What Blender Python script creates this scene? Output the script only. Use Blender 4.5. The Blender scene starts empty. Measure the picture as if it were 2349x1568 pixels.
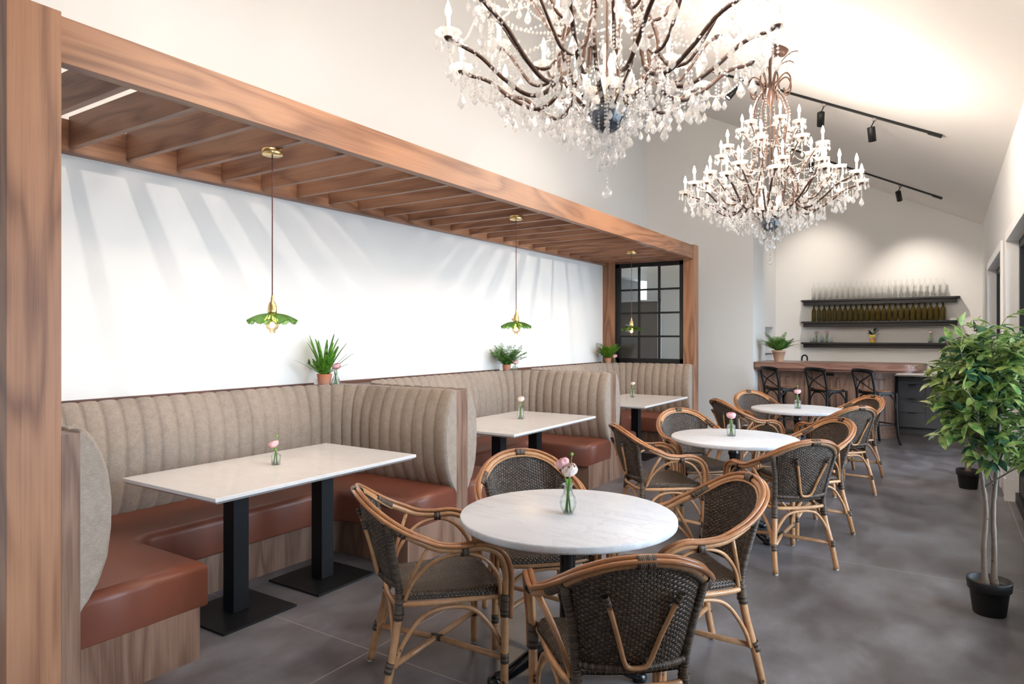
import bpy, math, random
from math import pi, sin, cos, sqrt, radians, atan2
from mathutils import Vector, Matrix, noise
random.seed(7)
SC = bpy.context.scene
COL = SC.collection

# ---------------------------------------------------------------- camera, world, lights, exposure
IW, IH, F_PX = 2349, 1568, 1526.0
cd = bpy.data.cameras.new('camera'); cam = bpy.data.objects.new('camera', cd); COL.objects.link(cam)
cam.location = (0, 0, 1.53)
cam.rotation_euler = (radians(90), 0, radians(33.07))
cd.sensor_fit = 'HORIZONTAL'; cd.sensor_width = 36.0
cd.lens = F_PX / IW * 36.0
cd.shift_y = -12.0 / IW
cd.clip_start = 0.05; cd.clip_end = 200
SC.camera = cam

SC.view_settings.view_transform = 'Standard'
SC.view_settings.look = 'None'
SC.view_settings.gamma = 1.0
SC.view_settings.use_curve_mapping = False
SC.view_settings.exposure = 0.84

W = bpy.data.worlds.new('daylight'); SC.world = W; W.use_nodes = True
_nt = W.node_tree; _nt.nodes.clear()
_bg = _nt.nodes.new('ShaderNodeBackground'); _out = _nt.nodes.new('ShaderNodeOutputWorld')
_bg.inputs['Color'].default_value = (0.70, 0.84, 1.0, 1); _bg.inputs['Strength'].default_value = 7.2
_nt.links.new(_bg.outputs[0], _out.inputs[0])

cy = SC.cycles
cy.max_bounces = 9; cy.diffuse_bounces = 5; cy.glossy_bounces = 4; cy.transmission_bounces = 8
cy.transparent_max_bounces = 12; cy.caustics_reflective = False; cy.caustics_refractive = False
cy.sample_clamp_indirect = 6.0; cy.sample_clamp_direct = 0
cy.use_denoising = True
cy.use_adaptive_sampling = True; cy.adaptive_threshold = 0.02
try:
    cy.denoiser = 'OPENIMAGEDENOISE'; cy.denoising_input_passes = 'RGB_ALBEDO_NORMAL'
except Exception:
    pass

XR = 0.49      # window wall, room face
XA = -4.38     # booth wall, room face
YB = 12.75     # back wall
YH = 11.05     # wall face beyond the booths
def ceil_z(x): return 3.28 + 0.5 * (XR - x)

def area(name, loc, rot, sx, sy, energy, color=(1, 1, 1), portal=False):
    l = bpy.data.lights.new(name, 'AREA'); l.shape = 'RECTANGLE'; l.size = sx; l.size_y = sy
    l.energy = energy; l.color = color
    if portal: l.cycles.is_portal = True
    o = bpy.data.objects.new(name, l); COL.objects.link(o); o.location = loc; o.rotation_euler = rot
    return o
# the openings of the window wall guide the daylight in (portals emit nothing themselves)
OPENINGS = [(-3.0, 0.6), (2.3, 7.72), (8.45, 10.95)]
ZHEAD = 2.43
for k, (a, b) in enumerate(OPENINGS):
    area('daylight_portal', (XR + .16, (a + b) / 2, ZHEAD / 2), (0, radians(90), 0), ZHEAD, b - a, 1.0, portal=True)

def point(name, loc, energy, color, radius, parent=None):
    l = bpy.data.lights.new(name, 'POINT'); l.energy = energy; l.color = color; l.shadow_soft_size = radius
    o = bpy.data.objects.new(name, l); COL.objects.link(o); o.location = loc
    if parent: o.parent = parent
    return o
def spot(name, loc, target, energy, color, angle, blend=.6, radius=.02, parent=None):
    l = bpy.data.lights.new(name, 'SPOT'); l.energy = energy; l.color = color; l.spot_size = radians(angle)
    l.spot_blend = blend; l.shadow_soft_size = radius
    o = bpy.data.objects.new(name, l); COL.objects.link(o); o.location = loc
    d = Vector(target) - Vector(loc); o.rotation_euler = d.to_track_quat('-Z', 'Y').to_euler()
    return o

# ---------------------------------------------------------------- node helpers
class NT:
    def __init__(s, name):
        m = bpy.data.materials.new(name); m.use_nodes = True
        s.m = m; s.nt = m.node_tree; s.nt.nodes.clear()
        s.out = s.n('ShaderNodeOutputMaterial')
    def n(s, t, **kw):
        x = s.nt.nodes.new(t)
        for k, v in kw.items(): setattr(x, k, v)
        return x
    def l(s, a, b): s.nt.links.new(a, b)
    def val(s, inp, v):
        if hasattr(v, 'is_output') or isinstance(v, bpy.types.NodeSocket): s.l(v, inp)
        else: inp.default_value = v
    def math(s, op, a, b=0.0, c=None, clamp=False):
        x = s.n('ShaderNodeMath', operation=op, use_clamp=clamp)
        s.val(x.inputs[0], a); s.val(x.inputs[1], b)
        if c is not None: s.val(x.inputs[2], c)
        return x.outputs[0]
    def mix(s, f, a, b, blend='MIX'):
        x = s.n('ShaderNodeMix', data_type='RGBA', blend_type=blend)
        s.val(x.inputs[0], f); s.val(x.inputs[6], a); s.val(x.inputs[7], b)
        return x.outputs[2]
    def map(s, vec, scale=(1, 1, 1), loc=(0, 0, 0), rot=(0, 0, 0)):
        x = s.n('ShaderNodeMapping'); s.l(vec, x.inputs[0])
        x.inputs['Scale'].default_value = scale; x.inputs['Location'].default_value = loc; x.inputs['Rotation'].default_value = rot
        return x.outputs[0]
    def obj(s): return s.n('ShaderNodeTexCoord').outputs['Object']
    def uv(s): return s.n('ShaderNodeTexCoord').outputs['UV']
    def noise(s, vec, scale, detail=3, rough=.5, dist=0):
        x = s.n('ShaderNodeTexNoise'); s.l(vec, x.inputs['Vector'])
        x.inputs['Scale'].default_value = scale; x.inputs['Detail'].default_value = detail
        x.inputs['Roughness'].default_value = rough; x.inputs['Distortion'].default_value = dist
        return x.outputs['Fac']
    def ramp(s, f, stops):
        x = s.n('ShaderNodeValToRGB'); s.l(f, x.inputs[0]); e = x.color_ramp.elements
        while len(e) > 1: e.remove(e[-1])
        e[0].position = stops[0][0]; c = stops[0][1]; e[0].color = (*c, 1) if len(c) == 3 else c
        for p, c in stops[1:]:
            q = e.new(p); q.color = (*c, 1) if len(c) == 3 else c
        return x.outputs[0]
    def bsdf(s, color=(.8, .8, .8), rough=.5, metal=0, spec=.5, coat=0, trans=0, ior=1.45, sheen=0, bump=None, bstr=.3, bdist=.01, emit=None, estr=0, alpha=1, coatr=.1):
        b = s.n('ShaderNodeBsdfPrincipled')
        s.val(b.inputs['Base Color'], (*color, 1) if isinstance(color, tuple) and len(color) == 3 else color)
        s.val(b.inputs['Roughness'], rough); s.val(b.inputs['Metallic'], metal)
        b.inputs['Specular IOR Level'].default_value = spec
        b.inputs['Coat Weight'].default_value = coat; b.inputs['Coat Roughness'].default_value = coatr
        b.inputs['Transmission Weight'].default_value = trans; b.inputs['IOR'].default_value = ior
        if sheen: b.inputs['Sheen Weight'].default_value = sheen; b.inputs['Sheen Roughness'].default_value = .4
        if emit: b.inputs['Emission Color'].default_value = (*emit, 1); b.inputs['Emission Strength'].default_value = estr
        if alpha != 1: b.inputs['Alpha'].default_value = alpha
        if bump is not None:
            k = s.n('ShaderNodeBump'); k.inputs['Strength'].default_value = bstr; k.inputs['Distance'].default_value = bdist
            s.l(bump, k.inputs['Height']); s.l(k.outputs[0], b.inputs['Normal'])
        return b.outputs[0]
    def done(s, sh): s.l(sh, s.out.inputs[0]); return s.m

def simple(name, color, rough=.5, **kw):
    t = NT(name); return t.done(t.bsdf(color, rough, **kw))

def wood(name, axis, light=(.37, .185, .103), dark=(.15, .066, .038), rough=.42, scale=1.0, rings=7.0, off=(0, 0, 0), seam=0):
    """walnut veneer, cathedral figure running along `axis`"""
    t = NT(name); v = t.obj()
    al, ac = .55 * scale, 3.6 * scale
    sc = [ac, ac, ac]; sc[axis] = al
    p = t.map(v, tuple(sc), off)
    n1 = t.noise(p, 1.0, 2.2, .5, .35)
    w = t.math('SINE', t.math('MULTIPLY', n1, rings * 6.283))
    w = t.math('MULTIPLY_ADD', w, .5, .5)
    s2 = [95 * scale] * 3; s2[axis] = 2.2 * scale
    fib = t.noise(t.map(v, tuple(s2), off), 1.0, 3, .6)
    s3 = [2.2] * 3; s3[axis] = .5
    big = t.noise(t.map(v, tuple(s3), (3 + off[0], 1, 2)), 1.0, 2)
    f = t.math('ADD', t.math('MULTIPLY', t.math('POWER', w, .7), .46), t.math('MULTIPLY', fib, .72), clamp=False)
    f = t.math('ADD', f, t.math('MULTIPLY_ADD', big, .9, -.62), clamp=True)
    mid = tuple((a * .55 + b * .45) for a, b in zip(light, dark))
    c = t.ramp(f, [(0, dark), (.42, mid), (.8, light), (1, tuple(min(1, x * 1.12) for x in light))])
    return t.done(t.bsdf(c, rough, spec=.4, bump=fib, bstr=.06, bdist=.002))

M = {}
M['wall'] = simple('white_paint', (.785, .78, .765), .75, spec=.2)
M['ceiling'] = simple('ceiling_paint', (.80, .77, .74), .8, spec=.2)
M['trim'] = simple('trim_paint', (.88, .88, .88), .35)
M['walnut_y'] = wood('walnut_along', 1)
M['walnut_x'] = wood('walnut_rafter', 0, light=(.33, .172, .105), dark=(.15, .068, .042), off=(0, 7, 3))
M['walnut_z'] = wood('walnut_upright', 2, off=(2, 3, 0))
M['walnut_grey'] = wood('walnut_plinth', 2, light=(.285, .172, .122), dark=(.125, .066, .044), scale=1.5, rings=5, off=(1, 5, 0))
M['walnut_bar'] = wood('walnut_bar', 2, light=(.33, .205, .15), dark=(.17, .095, .068), scale=1.6, rings=6, off=(9, 1, 0))
M['walnut_top'] = wood('walnut_bartop', 0, light=(.36, .20, .15), dark=(.20, .10, .075), rough=.28, scale=1.2)
M['ledge'] = wood('walnut_ledge', 1, light=(.17, .085, .06), dark=(.09, .04, .028), scale=1.5)
M['black'] = simple('black_powdercoat', (.008, .008, .009), .42, spec=.3)
M['black_gloss'] = simple('black_cast_iron', (.008, .009, .011), .16, coat=.4)
M['steel'] = simple('black_steel', (.009, .0095, .010), .42, spec=.35)
M['charcoal'] = simple('charcoal_laminate', (.135, .158, .195), .45)
M['charcoal_dark'] = simple('dark_recess', (.012, .012, .014), .6)
M['shelf'] = simple('black_stained_wood', (.018, .017, .019), .35)
M['quartz'] = simple('white_worktop', (.82, .82, .82), .25)
M['brass'] = simple('aged_brass', (.72, .52, .24), .28, metal=1)
M['bronze'] = simple('bronze_iron', (.075, .038, .026), .42, metal=.35)
M['soil'] = simple('soil', (.03, .02, .012), .95)
M['plastic'] = simple('white_plastic', (.75, .75, .72), .5)
M['pot_black'] = simple('black_plastic_pot', (.010, .010, .011), .45)
M['dirt'] = simple('grey_ground', (.42, .42, .42), .9)

def mk_floor():
    t = NT('polished_concrete'); v = t.obj()
    a = t.noise(t.map(v, (1, 1, 1)), .8, 4, .5, .2)
    b = t.noise(t.map(v, (2.0, 1.3, 1), rot=(0, 0, .5)), 2.2, 6, .58, .1)
    f = t.math('ADD', t.math('MULTIPLY', a, .55), t.math('MULTIPLY', b, .55))
    c = t.ramp(f, [(.40, (.060, .053, .055)), (.50, (.098, .089, .094)), (.60, (.145, .138, .150)), (.72, (.215, .212, .235))])
    sep = t.n('ShaderNodeSeparateXYZ'); t.l(v, sep.inputs[0])
    X, Y = sep.outputs[0], sep.outputs[1]
    # saw cuts
    fy = t.math('PINGPONG', t.math('ADD', Y, -2.348 + 26.8), 1.34)
    fx = t.math('PINGPONG', t.math('ADD', X, 2.347 + 28.4), 1.42)
    dx = t.math('LESS_THAN', fx, .0028); dy = t.math('LESS_THAN', fy, .0028)
    ln = t.math('MAXIMUM', dx, dy)
    # chalky scuffs
    s1 = t.noise(t.map(v, (1, 1, 1)), 1.6, 2, .5)
    s2 = t.noise(t.map(v, (1.0, 2.4, 1)), 17, 5, .75)
    sc = t.math('MULTIPLY', t.math('MULTIPLY_ADD', s1, 6.0, -3.0, True), t.math('MULTIPLY_ADD', s2, 9.0, -6.3, True), clamp=True)
    c = t.mix(t.math('MULTIPLY', sc, .55), c, (.42, .40, .38, 1))
    c = t.mix(t.math('MULTIPLY', ln, .75), c, (.42, .36, .32, 1))
    r = t.math('MULTIPLY_ADD', b, .22, .235)
    return t.done(t.bsdf(c, t.math('MAXIMUM', r, .30), spec=.6))
M['floor'] = mk_floor()

def mk_marble(name, base=(.78, .78, .80), vein=(.42, .43, .46), sc=1.0, rough=.12):
    t = NT(name); v = t.obj()
    d = t.noise(v, 2.3 * sc, 4, .6, .4)
    m = t.n('ShaderNodeVectorMath', operation='ADD'); t.l(t.map(v, (1, 2.2, 1), rot=(0, 0, .6)), m.inputs[0])
    cmb = t.n('ShaderNodeCombineXYZ'); t.l(d, cmb.inputs[0]); t.l(d, cmb.inputs[1]); t.l(cmb.outputs[0], m.inputs[1])
    n1 = t.noise(m.outputs[0], 3.1 * sc, 6, .62, .5)
    w = t.math('ABSOLUTE', t.math('SUBTRACT', n1, .5))
    vv = t.ramp(w, [(0, (1, 1, 1)), (.012, (.55, .55, .55)), (.05, (.12, .12, .12)), (.13, (0, 0, 0))])
    n3 = t.noise(v, 1.7 * sc, 3, .5)
    f = t.math('MULTIPLY', vv, t.math('MULTIPLY_ADD', n3, 1.5, -.25), clamp=True)
    c = t.mix(t.math('MULTIPLY', f, .75), (*base, 1), (*vein, 1))
    c = t.mix(t.math('MULTIPLY', n3, .18), c, (.62, .64, .70, 1))
    return t.done(t.bsdf(c, rough, spec=.5))
M['marble'] = mk_marble('carrara_marble', base=(.72, .72, .745), vein=(.33, .34, .38), rough=.38)
M['marble2'] = mk_marble('polished_white_stone', base=(.74, .71, .69), vein=(.62, .58, .56), sc=.6, rough=.06)

def mk_fabric():
    t = NT('beige_tweed'); v = t.obj()
    a = t.noise(v, 260, 3, .7); b = t.noise(t.map(v, (60, 60, 400)), 1, 2, .6); e = t.noise(v, 25, 3, .6)
    f = t.math('ADD', t.math('MULTIPLY', a, .5), t.math('MULTIPLY', b, .35)); f = t.math('ADD', f, t.math('MULTIPLY', e, .25))
    c = t.ramp(f, [(.35, (.20, .155, .125)), (.55, (.31, .25, .205)), (.75, (.42, .35, .295))])
    return t.done(t.bsdf(c, .9, spec=.15, sheen=.25, bump=a, bstr=.25, bdist=.002))
M['fabric'] = mk_fabric()
def mk_leather():
    t = NT('cognac_vinyl'); v = t.obj()
    a = t.noise(v, 420, 2, .5); b = t.noise(v, 2.5, 3, .5)
    c = t.ramp(b, [(.3, (.155, .048, .028)), (.7, (.205, .066, .039))])
    return t.done(t.bsdf(c, .36, spec=.45, bump=a, bstr=.08, bdist=.001))
M['leather'] = mk_leather()

def mk_weave(name, cu, cv, lo=(.016, .010, .007), hi=(.12, .075, .045), rough=.38):
    """basket weave over UV in metres"""
    t = NT(name); uv = t.uv(); sep = t.n('ShaderNodeSeparateXYZ'); t.l(uv, sep.inputs[0])
    U = t.math('DIVIDE', sep.outputs[0], cu); V = t.math('DIVIDE', sep.outputs[1], cv)
    row = t.math('FLOOR', V)
    U2 = t.math('ADD', U, t.math('MULTIPLY', t.math('MODULO', row, 2.0), .5))
    fu = t.math('FRACT', U2); fv = t.math('FRACT', V)
    over = t.math('GREATER_THAN', fu, .30)
    hh = t.math('MULTIPLY', t.math('POWER', t.math('SINE', t.math('MULTIPLY', fv, pi)), .5),
                t.math('SINE', t.math('MULTIPLY', t.math('DIVIDE', t.math('SUBTRACT', fu, .30), .70, None, True), pi)))
    vh = t.math('MULTIPLY', t.math('SINE', t.math('MULTIPLY', t.math('DIVIDE', fu, .30, None, True), pi)), .55)
    h = t.math('ADD', t.math('MULTIPLY', hh, over), t.math('MULTIPLY', vh, t.math('SUBTRACT', 1.0, over)))
    vec = t.n('ShaderNodeCombineXYZ'); t.l(t.math('FLOOR', U2), vec.inputs[0]); t.l(row, vec.inputs[1]); t.l(over, vec.inputs[2])
    wn = t.n('ShaderNodeTexWhiteNoise'); t.l(vec.outputs[0], wn.inputs[0])
    st = t.noise(t.map(uv, (60, 900, 1)), 1.0, 2, .6)
    k = t.math('MULTIPLY', t.math('MULTIPLY_ADD', wn.outputs[0], .7, .30), t.math('MULTIPLY_ADD', st, .9, .2))
    c = t.mix(k, (*lo, 1), (*hi, 1))
    c = t.mix(t.math('MULTIPLY_ADD', h, 1.5, 0.0, True), (.004, .003, .002, 1), c)
    return t.done(t.bsdf(c, rough, spec=.55, bump=h, bstr=.9, bdist=.004))
M['weave'] = mk_weave('woven_rattan_back', .030, .0085, lo=(.022, .016, .013), hi=(.24, .165, .12), rough=.28)
M['weave_seat'] = mk_weave('woven_rattan_seat', .024, .0085, lo=(.022, .013, .008), hi=(.19, .115, .068), rough=.30)

def mk_wrap():
    t = NT('wrapped_rattan'); uv = t.uv(); sep = t.n('ShaderNodeSeparateXYZ'); t.l(uv, sep.inputs[0])
    V = t.math('DIVIDE', sep.outputs[1], .0055)
    h = t.math('POWER', t.math('ABSOLUTE', t.math('SINE', t.math('MULTIPLY', V, pi))), .6)
    wn = t.n('ShaderNodeTexWhiteNoise', noise_dimensions='1D'); t.l(t.math('FLOOR', V), wn.inputs['W'])
    c = t.mix(t.math('MULTIPLY', wn.outputs[0], 1.0), (.022, .015, .012, 1), (.16, .105, .070, 1))
    c = t.mix(t.math('MULTIPLY', h, 1.6, None, True), (.004, .003, .002, 1), c)
    return t.done(t.bsdf(c, .36, spec=.55, bump=h, bstr=.8, bdist=.002))
M['wrap'] = mk_wrap()
def mk_cane(name, c0, c1):
    t = NT(name); v = t.obj()
    a = t.noise(v, 9, 3, .6); b = t.noise(t.map(v, (40, 40, 40)), 1, 3, .6)
    f = t.math('ADD', t.math('MULTIPLY', a, .6), t.math('MULTIPLY', b, .4))
    c = t.ramp(f, [(.3, c0), (.7, c1)])
    kn = t.noise(v, 30, 1, .4)
    c = t.mix(t.math('MULTIPLY_ADD', kn, 14.0, -10.3, True), c, (.10, .045, .02, 1))
    return t.done(t.bsdf(c, .30, spec=.5, coat=.2))
M['cane'] = mk_cane('honey_rattan', (.36, .17, .075), (.60, .33, .165))
M['cane_edge'] = mk_cane('dark_honey_rattan', (.26, .10, .04), (.46, .20, .08))

def mk_glass(name, color, rough=.02, ior=1.5, clear=.35, spec_tint=(1, 1, 1)):
    t = NT(name)
    g = t.n('ShaderNodeBsdfGlass'); g.inputs['Color'].default_value = (*color, 1); g.inputs['Roughness'].default_value = rough; g.inputs['IOR'].default_value = ior
    tr = t.n('ShaderNodeBsdfTransparent'); tr.inputs[0].default_value = (*color, 1)
    x = t.n('ShaderNodeMixShader'); x.inputs[0].default_value = clear; t.l(g.outputs[0], x.inputs[1]); t.l(tr.outputs[0], x.inputs[2])
    return t.done(x.outputs[0])
def mk_crystal(name, k=.3):
    t = NT(name)
    g = t.n('ShaderNodeBsdfGlass'); g.inputs['Color'].default_value = (1, 1, 1, 1); g.inputs['Roughness'].default_value = .02; g.inputs['IOR'].default_value = 1.5
    tr = t.n('ShaderNodeBsdfTransparent'); gl = t.n('ShaderNodeBsdfGlossy'); gl.inputs['Roughness'].default_value = .25
    tl = t.n('ShaderNodeBsdfTranslucent'); tl.inputs[0].default_value = (.95, .93, .92, 1)
    a = t.n('ShaderNodeMixShader'); a.inputs[0].default_value = .70; t.l(g.outputs[0], a.inputs[1]); t.l(tr.outputs[0], a.inputs[2])
    b = t.n('ShaderNodeMixShader'); b.inputs[0].default_value = .5; t.l(gl.outputs[0], b.inputs[1]); t.l(tl.outputs[0], b.inputs[2])
    x = t.n('ShaderNodeMixShader'); x.inputs[0].default_value = k; t.l(a.outputs[0], x.inputs[1]); t.l(b.outputs[0], x.inputs[2])
    return t.done(x.outputs[0])
M['crystal'] = mk_crystal('cut_crystal', .34)
M['pan'] = mk_crystal('pressed_crystal', .45)
M['glass_clear'] = mk_glass('clear_bottle_glass', (.99, .99, .985), .0, 1.22, .72)
M['glass_vase'] = mk_glass('pale_green_vase_glass', (.975, .995, .99), .01, 1.3, .55)
M['glass_green'] = mk_glass('green_shade_glass', (.66, .82, .52), .06, 1.3, .45)
M['water'] = mk_glass('water', (.98, 1.0, .99), .0, 1.12, .7)
def mk_pane(name, tint, gl):
    t = NT(name)
    tr = t.n('ShaderNodeBsdfTransparent'); tr.inputs[0].default_value = (*tint, 1)
    g = t.n('ShaderNodeBsdfGlossy'); g.inputs['Roughness'].default_value = .01; g.inputs[0].default_value = (1, 1, 1, 1)
    lw = t.n('ShaderNodeFresnel'); lw.inputs[0].default_value = gl
    x = t.n('ShaderNodeMixShader'); t.l(lw.outputs[0], x.inputs[0]); t.l(tr.outputs[0], x.inputs[1]); t.l(g.outputs[0], x.inputs[2])
    return t.done(x.outputs[0])
M['pane'] = mk_pane('window_pane', (.96, .98, .98), 1.45)
M['pane_in'] = mk_pane('interior_pane', (.86, .88, .87), 1.3)
def mk_amber():
    t = NT('dead_leaf_green_bottle')
    sh = t.bsdf((.34, .25, .055), .06, spec=.6, trans=.85, ior=1.25)
    return t.done(sh)
M['amber'] = mk_amber()
def mk_emit(name, c, s):
    t = NT(name); e = t.n('ShaderNodeEmission'); e.inputs[0].default_value = (*c, 1); e.inputs[1].default_value = s
    return t.done(e.outputs[0])
M['flame'] = mk_emit('lit_candle_bulb', (1, .84, .62), 22)
M['filament'] = mk_emit('lit_filament', (1, .72, .42), 14)
M['led'] = mk_emit('lit_spot_lens', (1, .9, .75), 14)
M['candle'] = simple('ivory_candle_sleeve', (.85, .80, .70), .45)
M['bulbglass'] = mk_glass('amber_bulb_glass', (1.0, .86, .66), .02, 1.3, .6)

def mk_leaf(name, c0, c1, rough=.4, trans=.25):
    t = NT(name); v = t.obj(); a = t.noise(v, 28, 2, .5)
    c = t.ramp(a, [(.35, c0), (.65, c1)])
    b = t.bsdf(c, rough, spec=.45)
    tl = t.n('ShaderNodeBsdfTranslucent'); t.l(c, tl.inputs[0])
    x = t.n('ShaderNodeMixShader'); x.inputs[0].default_value = trans; t.l(b, x.inputs[1]); t.l(tl.outputs[0], x.inputs[2])
    return t.done(x.outputs[0])
M['fern_a'] = mk_leaf('sword_fern_green', (.035, .14, .012), (.16, .40, .04))
M['fern_b'] = mk_leaf('maidenhair_green', (.07, .20, .035), (.24, .46, .10))
M['fern_c'] = mk_leaf('leather_fern_green', (.07, .18, .015), (.20, .38, .04))
M['ficus'] = mk_leaf('ficus_green', (.10, .21, .05), (.38, .46, .14), .34)
M['ficus_dark'] = mk_leaf('ficus_dark_green', (.025, .085, .05), (.07, .17, .09), .28)
M['dark_leaf'] = mk_leaf('dark_houseplant_green', (.008, .035, .012), (.02, .07, .02))
M['stem'] = simple('flower_stem', (.20, .42, .08), .5)
M['twig'] = simple('fresh_twig', (.22, .30, .07), .6)
M['bark'] = mk_cane('ficus_bark', (.13, .095, .07), (.26, .20, .16))
M['petal_pink'] = mk_leaf('pink_petals', (.90, .50, .54), (.97, .72, .74), .6, .3)
M['petal_white'] = mk_leaf('blush_white_petals', (.92, .74, .70), (.95, .88, .84), .6, .3)
def mk_terra():
    t = NT('terracotta'); v = t.obj(); sep = t.n('ShaderNodeSeparateXYZ'); t.l(v, sep.inputs[0])
    n = t.noise(v, 22, 3, .6)
    f = t.math('ADD', t.math('MULTIPLY', sep.outputs[2], 9.0), t.math('MULTIPLY_ADD', n, .8, -.5), clamp=True)
    c = t.mix(f, (.42, .25, .18, 1), (.50, .15, .075, 1))
    return t.done(t.bsdf(c, .85, spec=.2))
M['terra'] = mk_terra()
M['terra_pale'] = simple('pale_clay', (.58, .38, .26), .85, spec=.2)

# ---------------------------------------------------------------- mesh helper
class MB:
    def __init__(s): s.v = []; s.f = []; s.uv = []; s.sm = []; s.mi = []
    def add(s, vs, fs, uvs=None, smooth=False, mi=0):
        o = len(s.v); s.v += [tuple(p) for p in vs]
        for i, f in enumerate(fs):
            s.f.append(tuple(k + o for k in f)); s.uv.append(uvs[i] if uvs else None); s.sm.append(smooth); s.mi.append(mi)
        return s
    def box(s, x0, x1, y0, y1, z0, z1, mi=0):
        v = [(x0, y0, z0), (x1, y0, z0), (x1, y1, z0), (x0, y1, z0), (x0, y0, z1), (x1, y0, z1), (x1, y1, z1), (x0, y1, z1)]
        return s.add(v, [(0, 3, 2, 1), (4, 5, 6, 7), (0, 1, 5, 4), (1, 2, 6, 5), (2, 3, 7, 6), (3, 0, 4, 7)], None, False, mi)
    def prism(s, pts, z0, z1, mi=0, smooth=False):
        """pts counter-clockwise in plan"""
        n = len(pts); v = [(p[0], p[1], z0) for p in pts] + [(p[0], p[1], z1) for p in pts]
        f = [tuple(range(n - 1, -1, -1)), tuple(range(n, 2 * n))]
        s.add(v, f, None, False, mi)
        return s.add(v, [(i, (i + 1) % n, n + (i + 1) % n, n + i) for i in range(n)], None, smooth, mi)
    def tube(s, pts, r, n=8, closed=False, cap=True, mi=0, up=None, smooth=True, flat=1.0):
        P = [Vector(p) for p in pts]; m = len(P)
        R = r if isinstance(r, (list, tuple)) else [r] * m
        T = []
        for i in range(m):
            a = P[(i - 1) % m] if (i > 0 or closed) else P[0]; b = P[(i + 1) % m] if (i < m - 1 or closed) else P[-1]
            d = b - a; T.append(d.normalized() if d.length > 1e-9 else Vector((0, 0, 1)))
        ref = Vector(up) if up else (Vector((0, 0, 1)) if abs(T[0].z) < .9 else Vector((1, 0, 0)))
        N = (ref - T[0] * ref.dot(T[0])).normalized(); vs = []; L = [0.0]
        for i in range(m):
            if i: L.append(L[-1] + (P[i] - P[i - 1]).length)
            N = (N - T[i] * N.dot(T[i]));
            N = N.normalized() if N.length > 1e-6 else T[i].orthogonal().normalized()
            B = T[i].cross(N)
            for k in range(n):
                a = 2 * pi * k / n; vs.append(P[i] + (N * cos(a) * flat + B * sin(a)) * R[i])
        fs = []; uvs = []
        rng = m if closed else m - 1
        for i in range(rng):
            j = (i + 1) % m; l0 = L[i]; l1 = L[j] if j else L[i] + (P[0] - P[-1]).length
            for k in range(n):
                q = (k + 1) % n
                fs.append((i * n + k, i * n + q, j * n + q, j * n + k))
                uvs.append(((k / n, l0), ((k + 1) / n, l0), ((k + 1) / n, l1), (k / n, l1)))
        s.add(vs, fs, uvs, smooth, mi)
        if cap and not closed:
            o = len(s.v) - m * n
            s.f.append(tuple(o + k for k in range(n - 1, -1, -1))); s.uv.append(None); s.sm.append(False); s.mi.append(mi)
            s.f.append(tuple(o + (m - 1) * n + k for k in range(n))); s.uv.append(None); s.sm.append(False); s.mi.append(mi)
        return s
    def lathe(s, prof, c=(0, 0, 0), n=24, mi=0, smooth=True, fn=None):
        """prof: (r,z) upwards; fn(a) scales the radius"""
        vs = []; m = len(prof)
        for (r, z) in prof:
            for k in range(n):
                a = 2 * pi * k / n; q = fn(a, r) if fn else 1
                vs.append((c[0] + max(r, 1e-5) * q * cos(a), c[1] + max(r, 1e-5) * q * sin(a), c[2] + z))
        fs = [(i * n + k, i * n + (k + 1) % n, (i + 1) * n + (k + 1) % n, (i + 1) * n + k) for i in range(m - 1) for k in range(n)]
        return s.add(vs, fs, None, smooth, mi)
    def grid(s, fn, nu, nv, mi=0, smooth=True, uvfn=None):
        vs = [fn(i / nu, j / nv) for j in range(nv + 1) for i in range(nu + 1)]
        fs = []; uvs = []
        for j in range(nv):
            for i in range(nu):
                fs.append((j * (nu + 1) + i, j * (nu + 1) + i + 1, (j + 1) * (nu + 1) + i + 1, (j + 1) * (nu + 1) + i))
                if uvfn: uvs.append((uvfn(i / nu, j / nv), uvfn((i + 1) / nu, j / nv), uvfn((i + 1) / nu, (j + 1) / nv), uvfn(i / nu, (j + 1) / nv)))
        return s.add(vs, fs, uvs if uvfn else None, smooth, mi)
    def ball(s, c, r, n=8, m=5, mi=0, smooth=True, sz=1.0):
        return s.lathe([(r * sin(pi * i / m), -r * sz * cos(pi * i / m)) for i in range(m + 1)], c, n, mi, smooth)
    def octa(s, c, r, h=None, mi=0):
        h = h or r; x, y, z = c
        v = [(x + r, y, z), (x, y + r, z), (x - r, y, z), (x, y - r, z), (x, y, z + h), (x, y, z - h)]
        return s.add(v, [(0, 1, 4), (1, 2, 4), (2, 3, 4), (3, 0, 4), (1, 0, 5), (2, 1, 5), (3, 2, 5), (0, 3, 5)], None, False, mi)
    def build(s, name, mats, parent=None, loc=None, bevel=0, solid=0, kind=None, label=None, bseg=2):
        me = bpy.data.meshes.new(name); me.from_pydata(s.v, [], s.f)
        if any(s.uv):
            ul = me.uv_layers.new(name='UVMap')
            i = 0; data = []
            for f, u in zip(s.f, s.uv):
                for k in range(len(f)): data += (u[k] if u else (0, 0))
            ul.data.foreach_set('uv', data)
        me.polygons.foreach_set('use_smooth', s.sm)
        for m_ in (mats if isinstance(mats, (list, tuple)) else [mats]): me.materials.append(M[m_] if isinstance(m_, str) else m_)
        me.polygons.foreach_set('material_index', s.mi)
        me.update()
        o = bpy.data.objects.new(name, me); COL.objects.link(o)
        if parent: o.parent = parent
        if loc: o.location = loc
        if bevel:
            b = o.modifiers.new('bevel', 'BEVEL'); b.width = bevel; b.segments = bseg; b.limit_method = 'ANGLE'; b.angle_limit = radians(40)
        if solid:
            b = o.modifiers.new('solid', 'SOLIDIFY'); b.thickness = solid; b.offset = 0
        if kind: o['kind'] = kind
        if label: o['label'] = label
        return o

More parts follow.
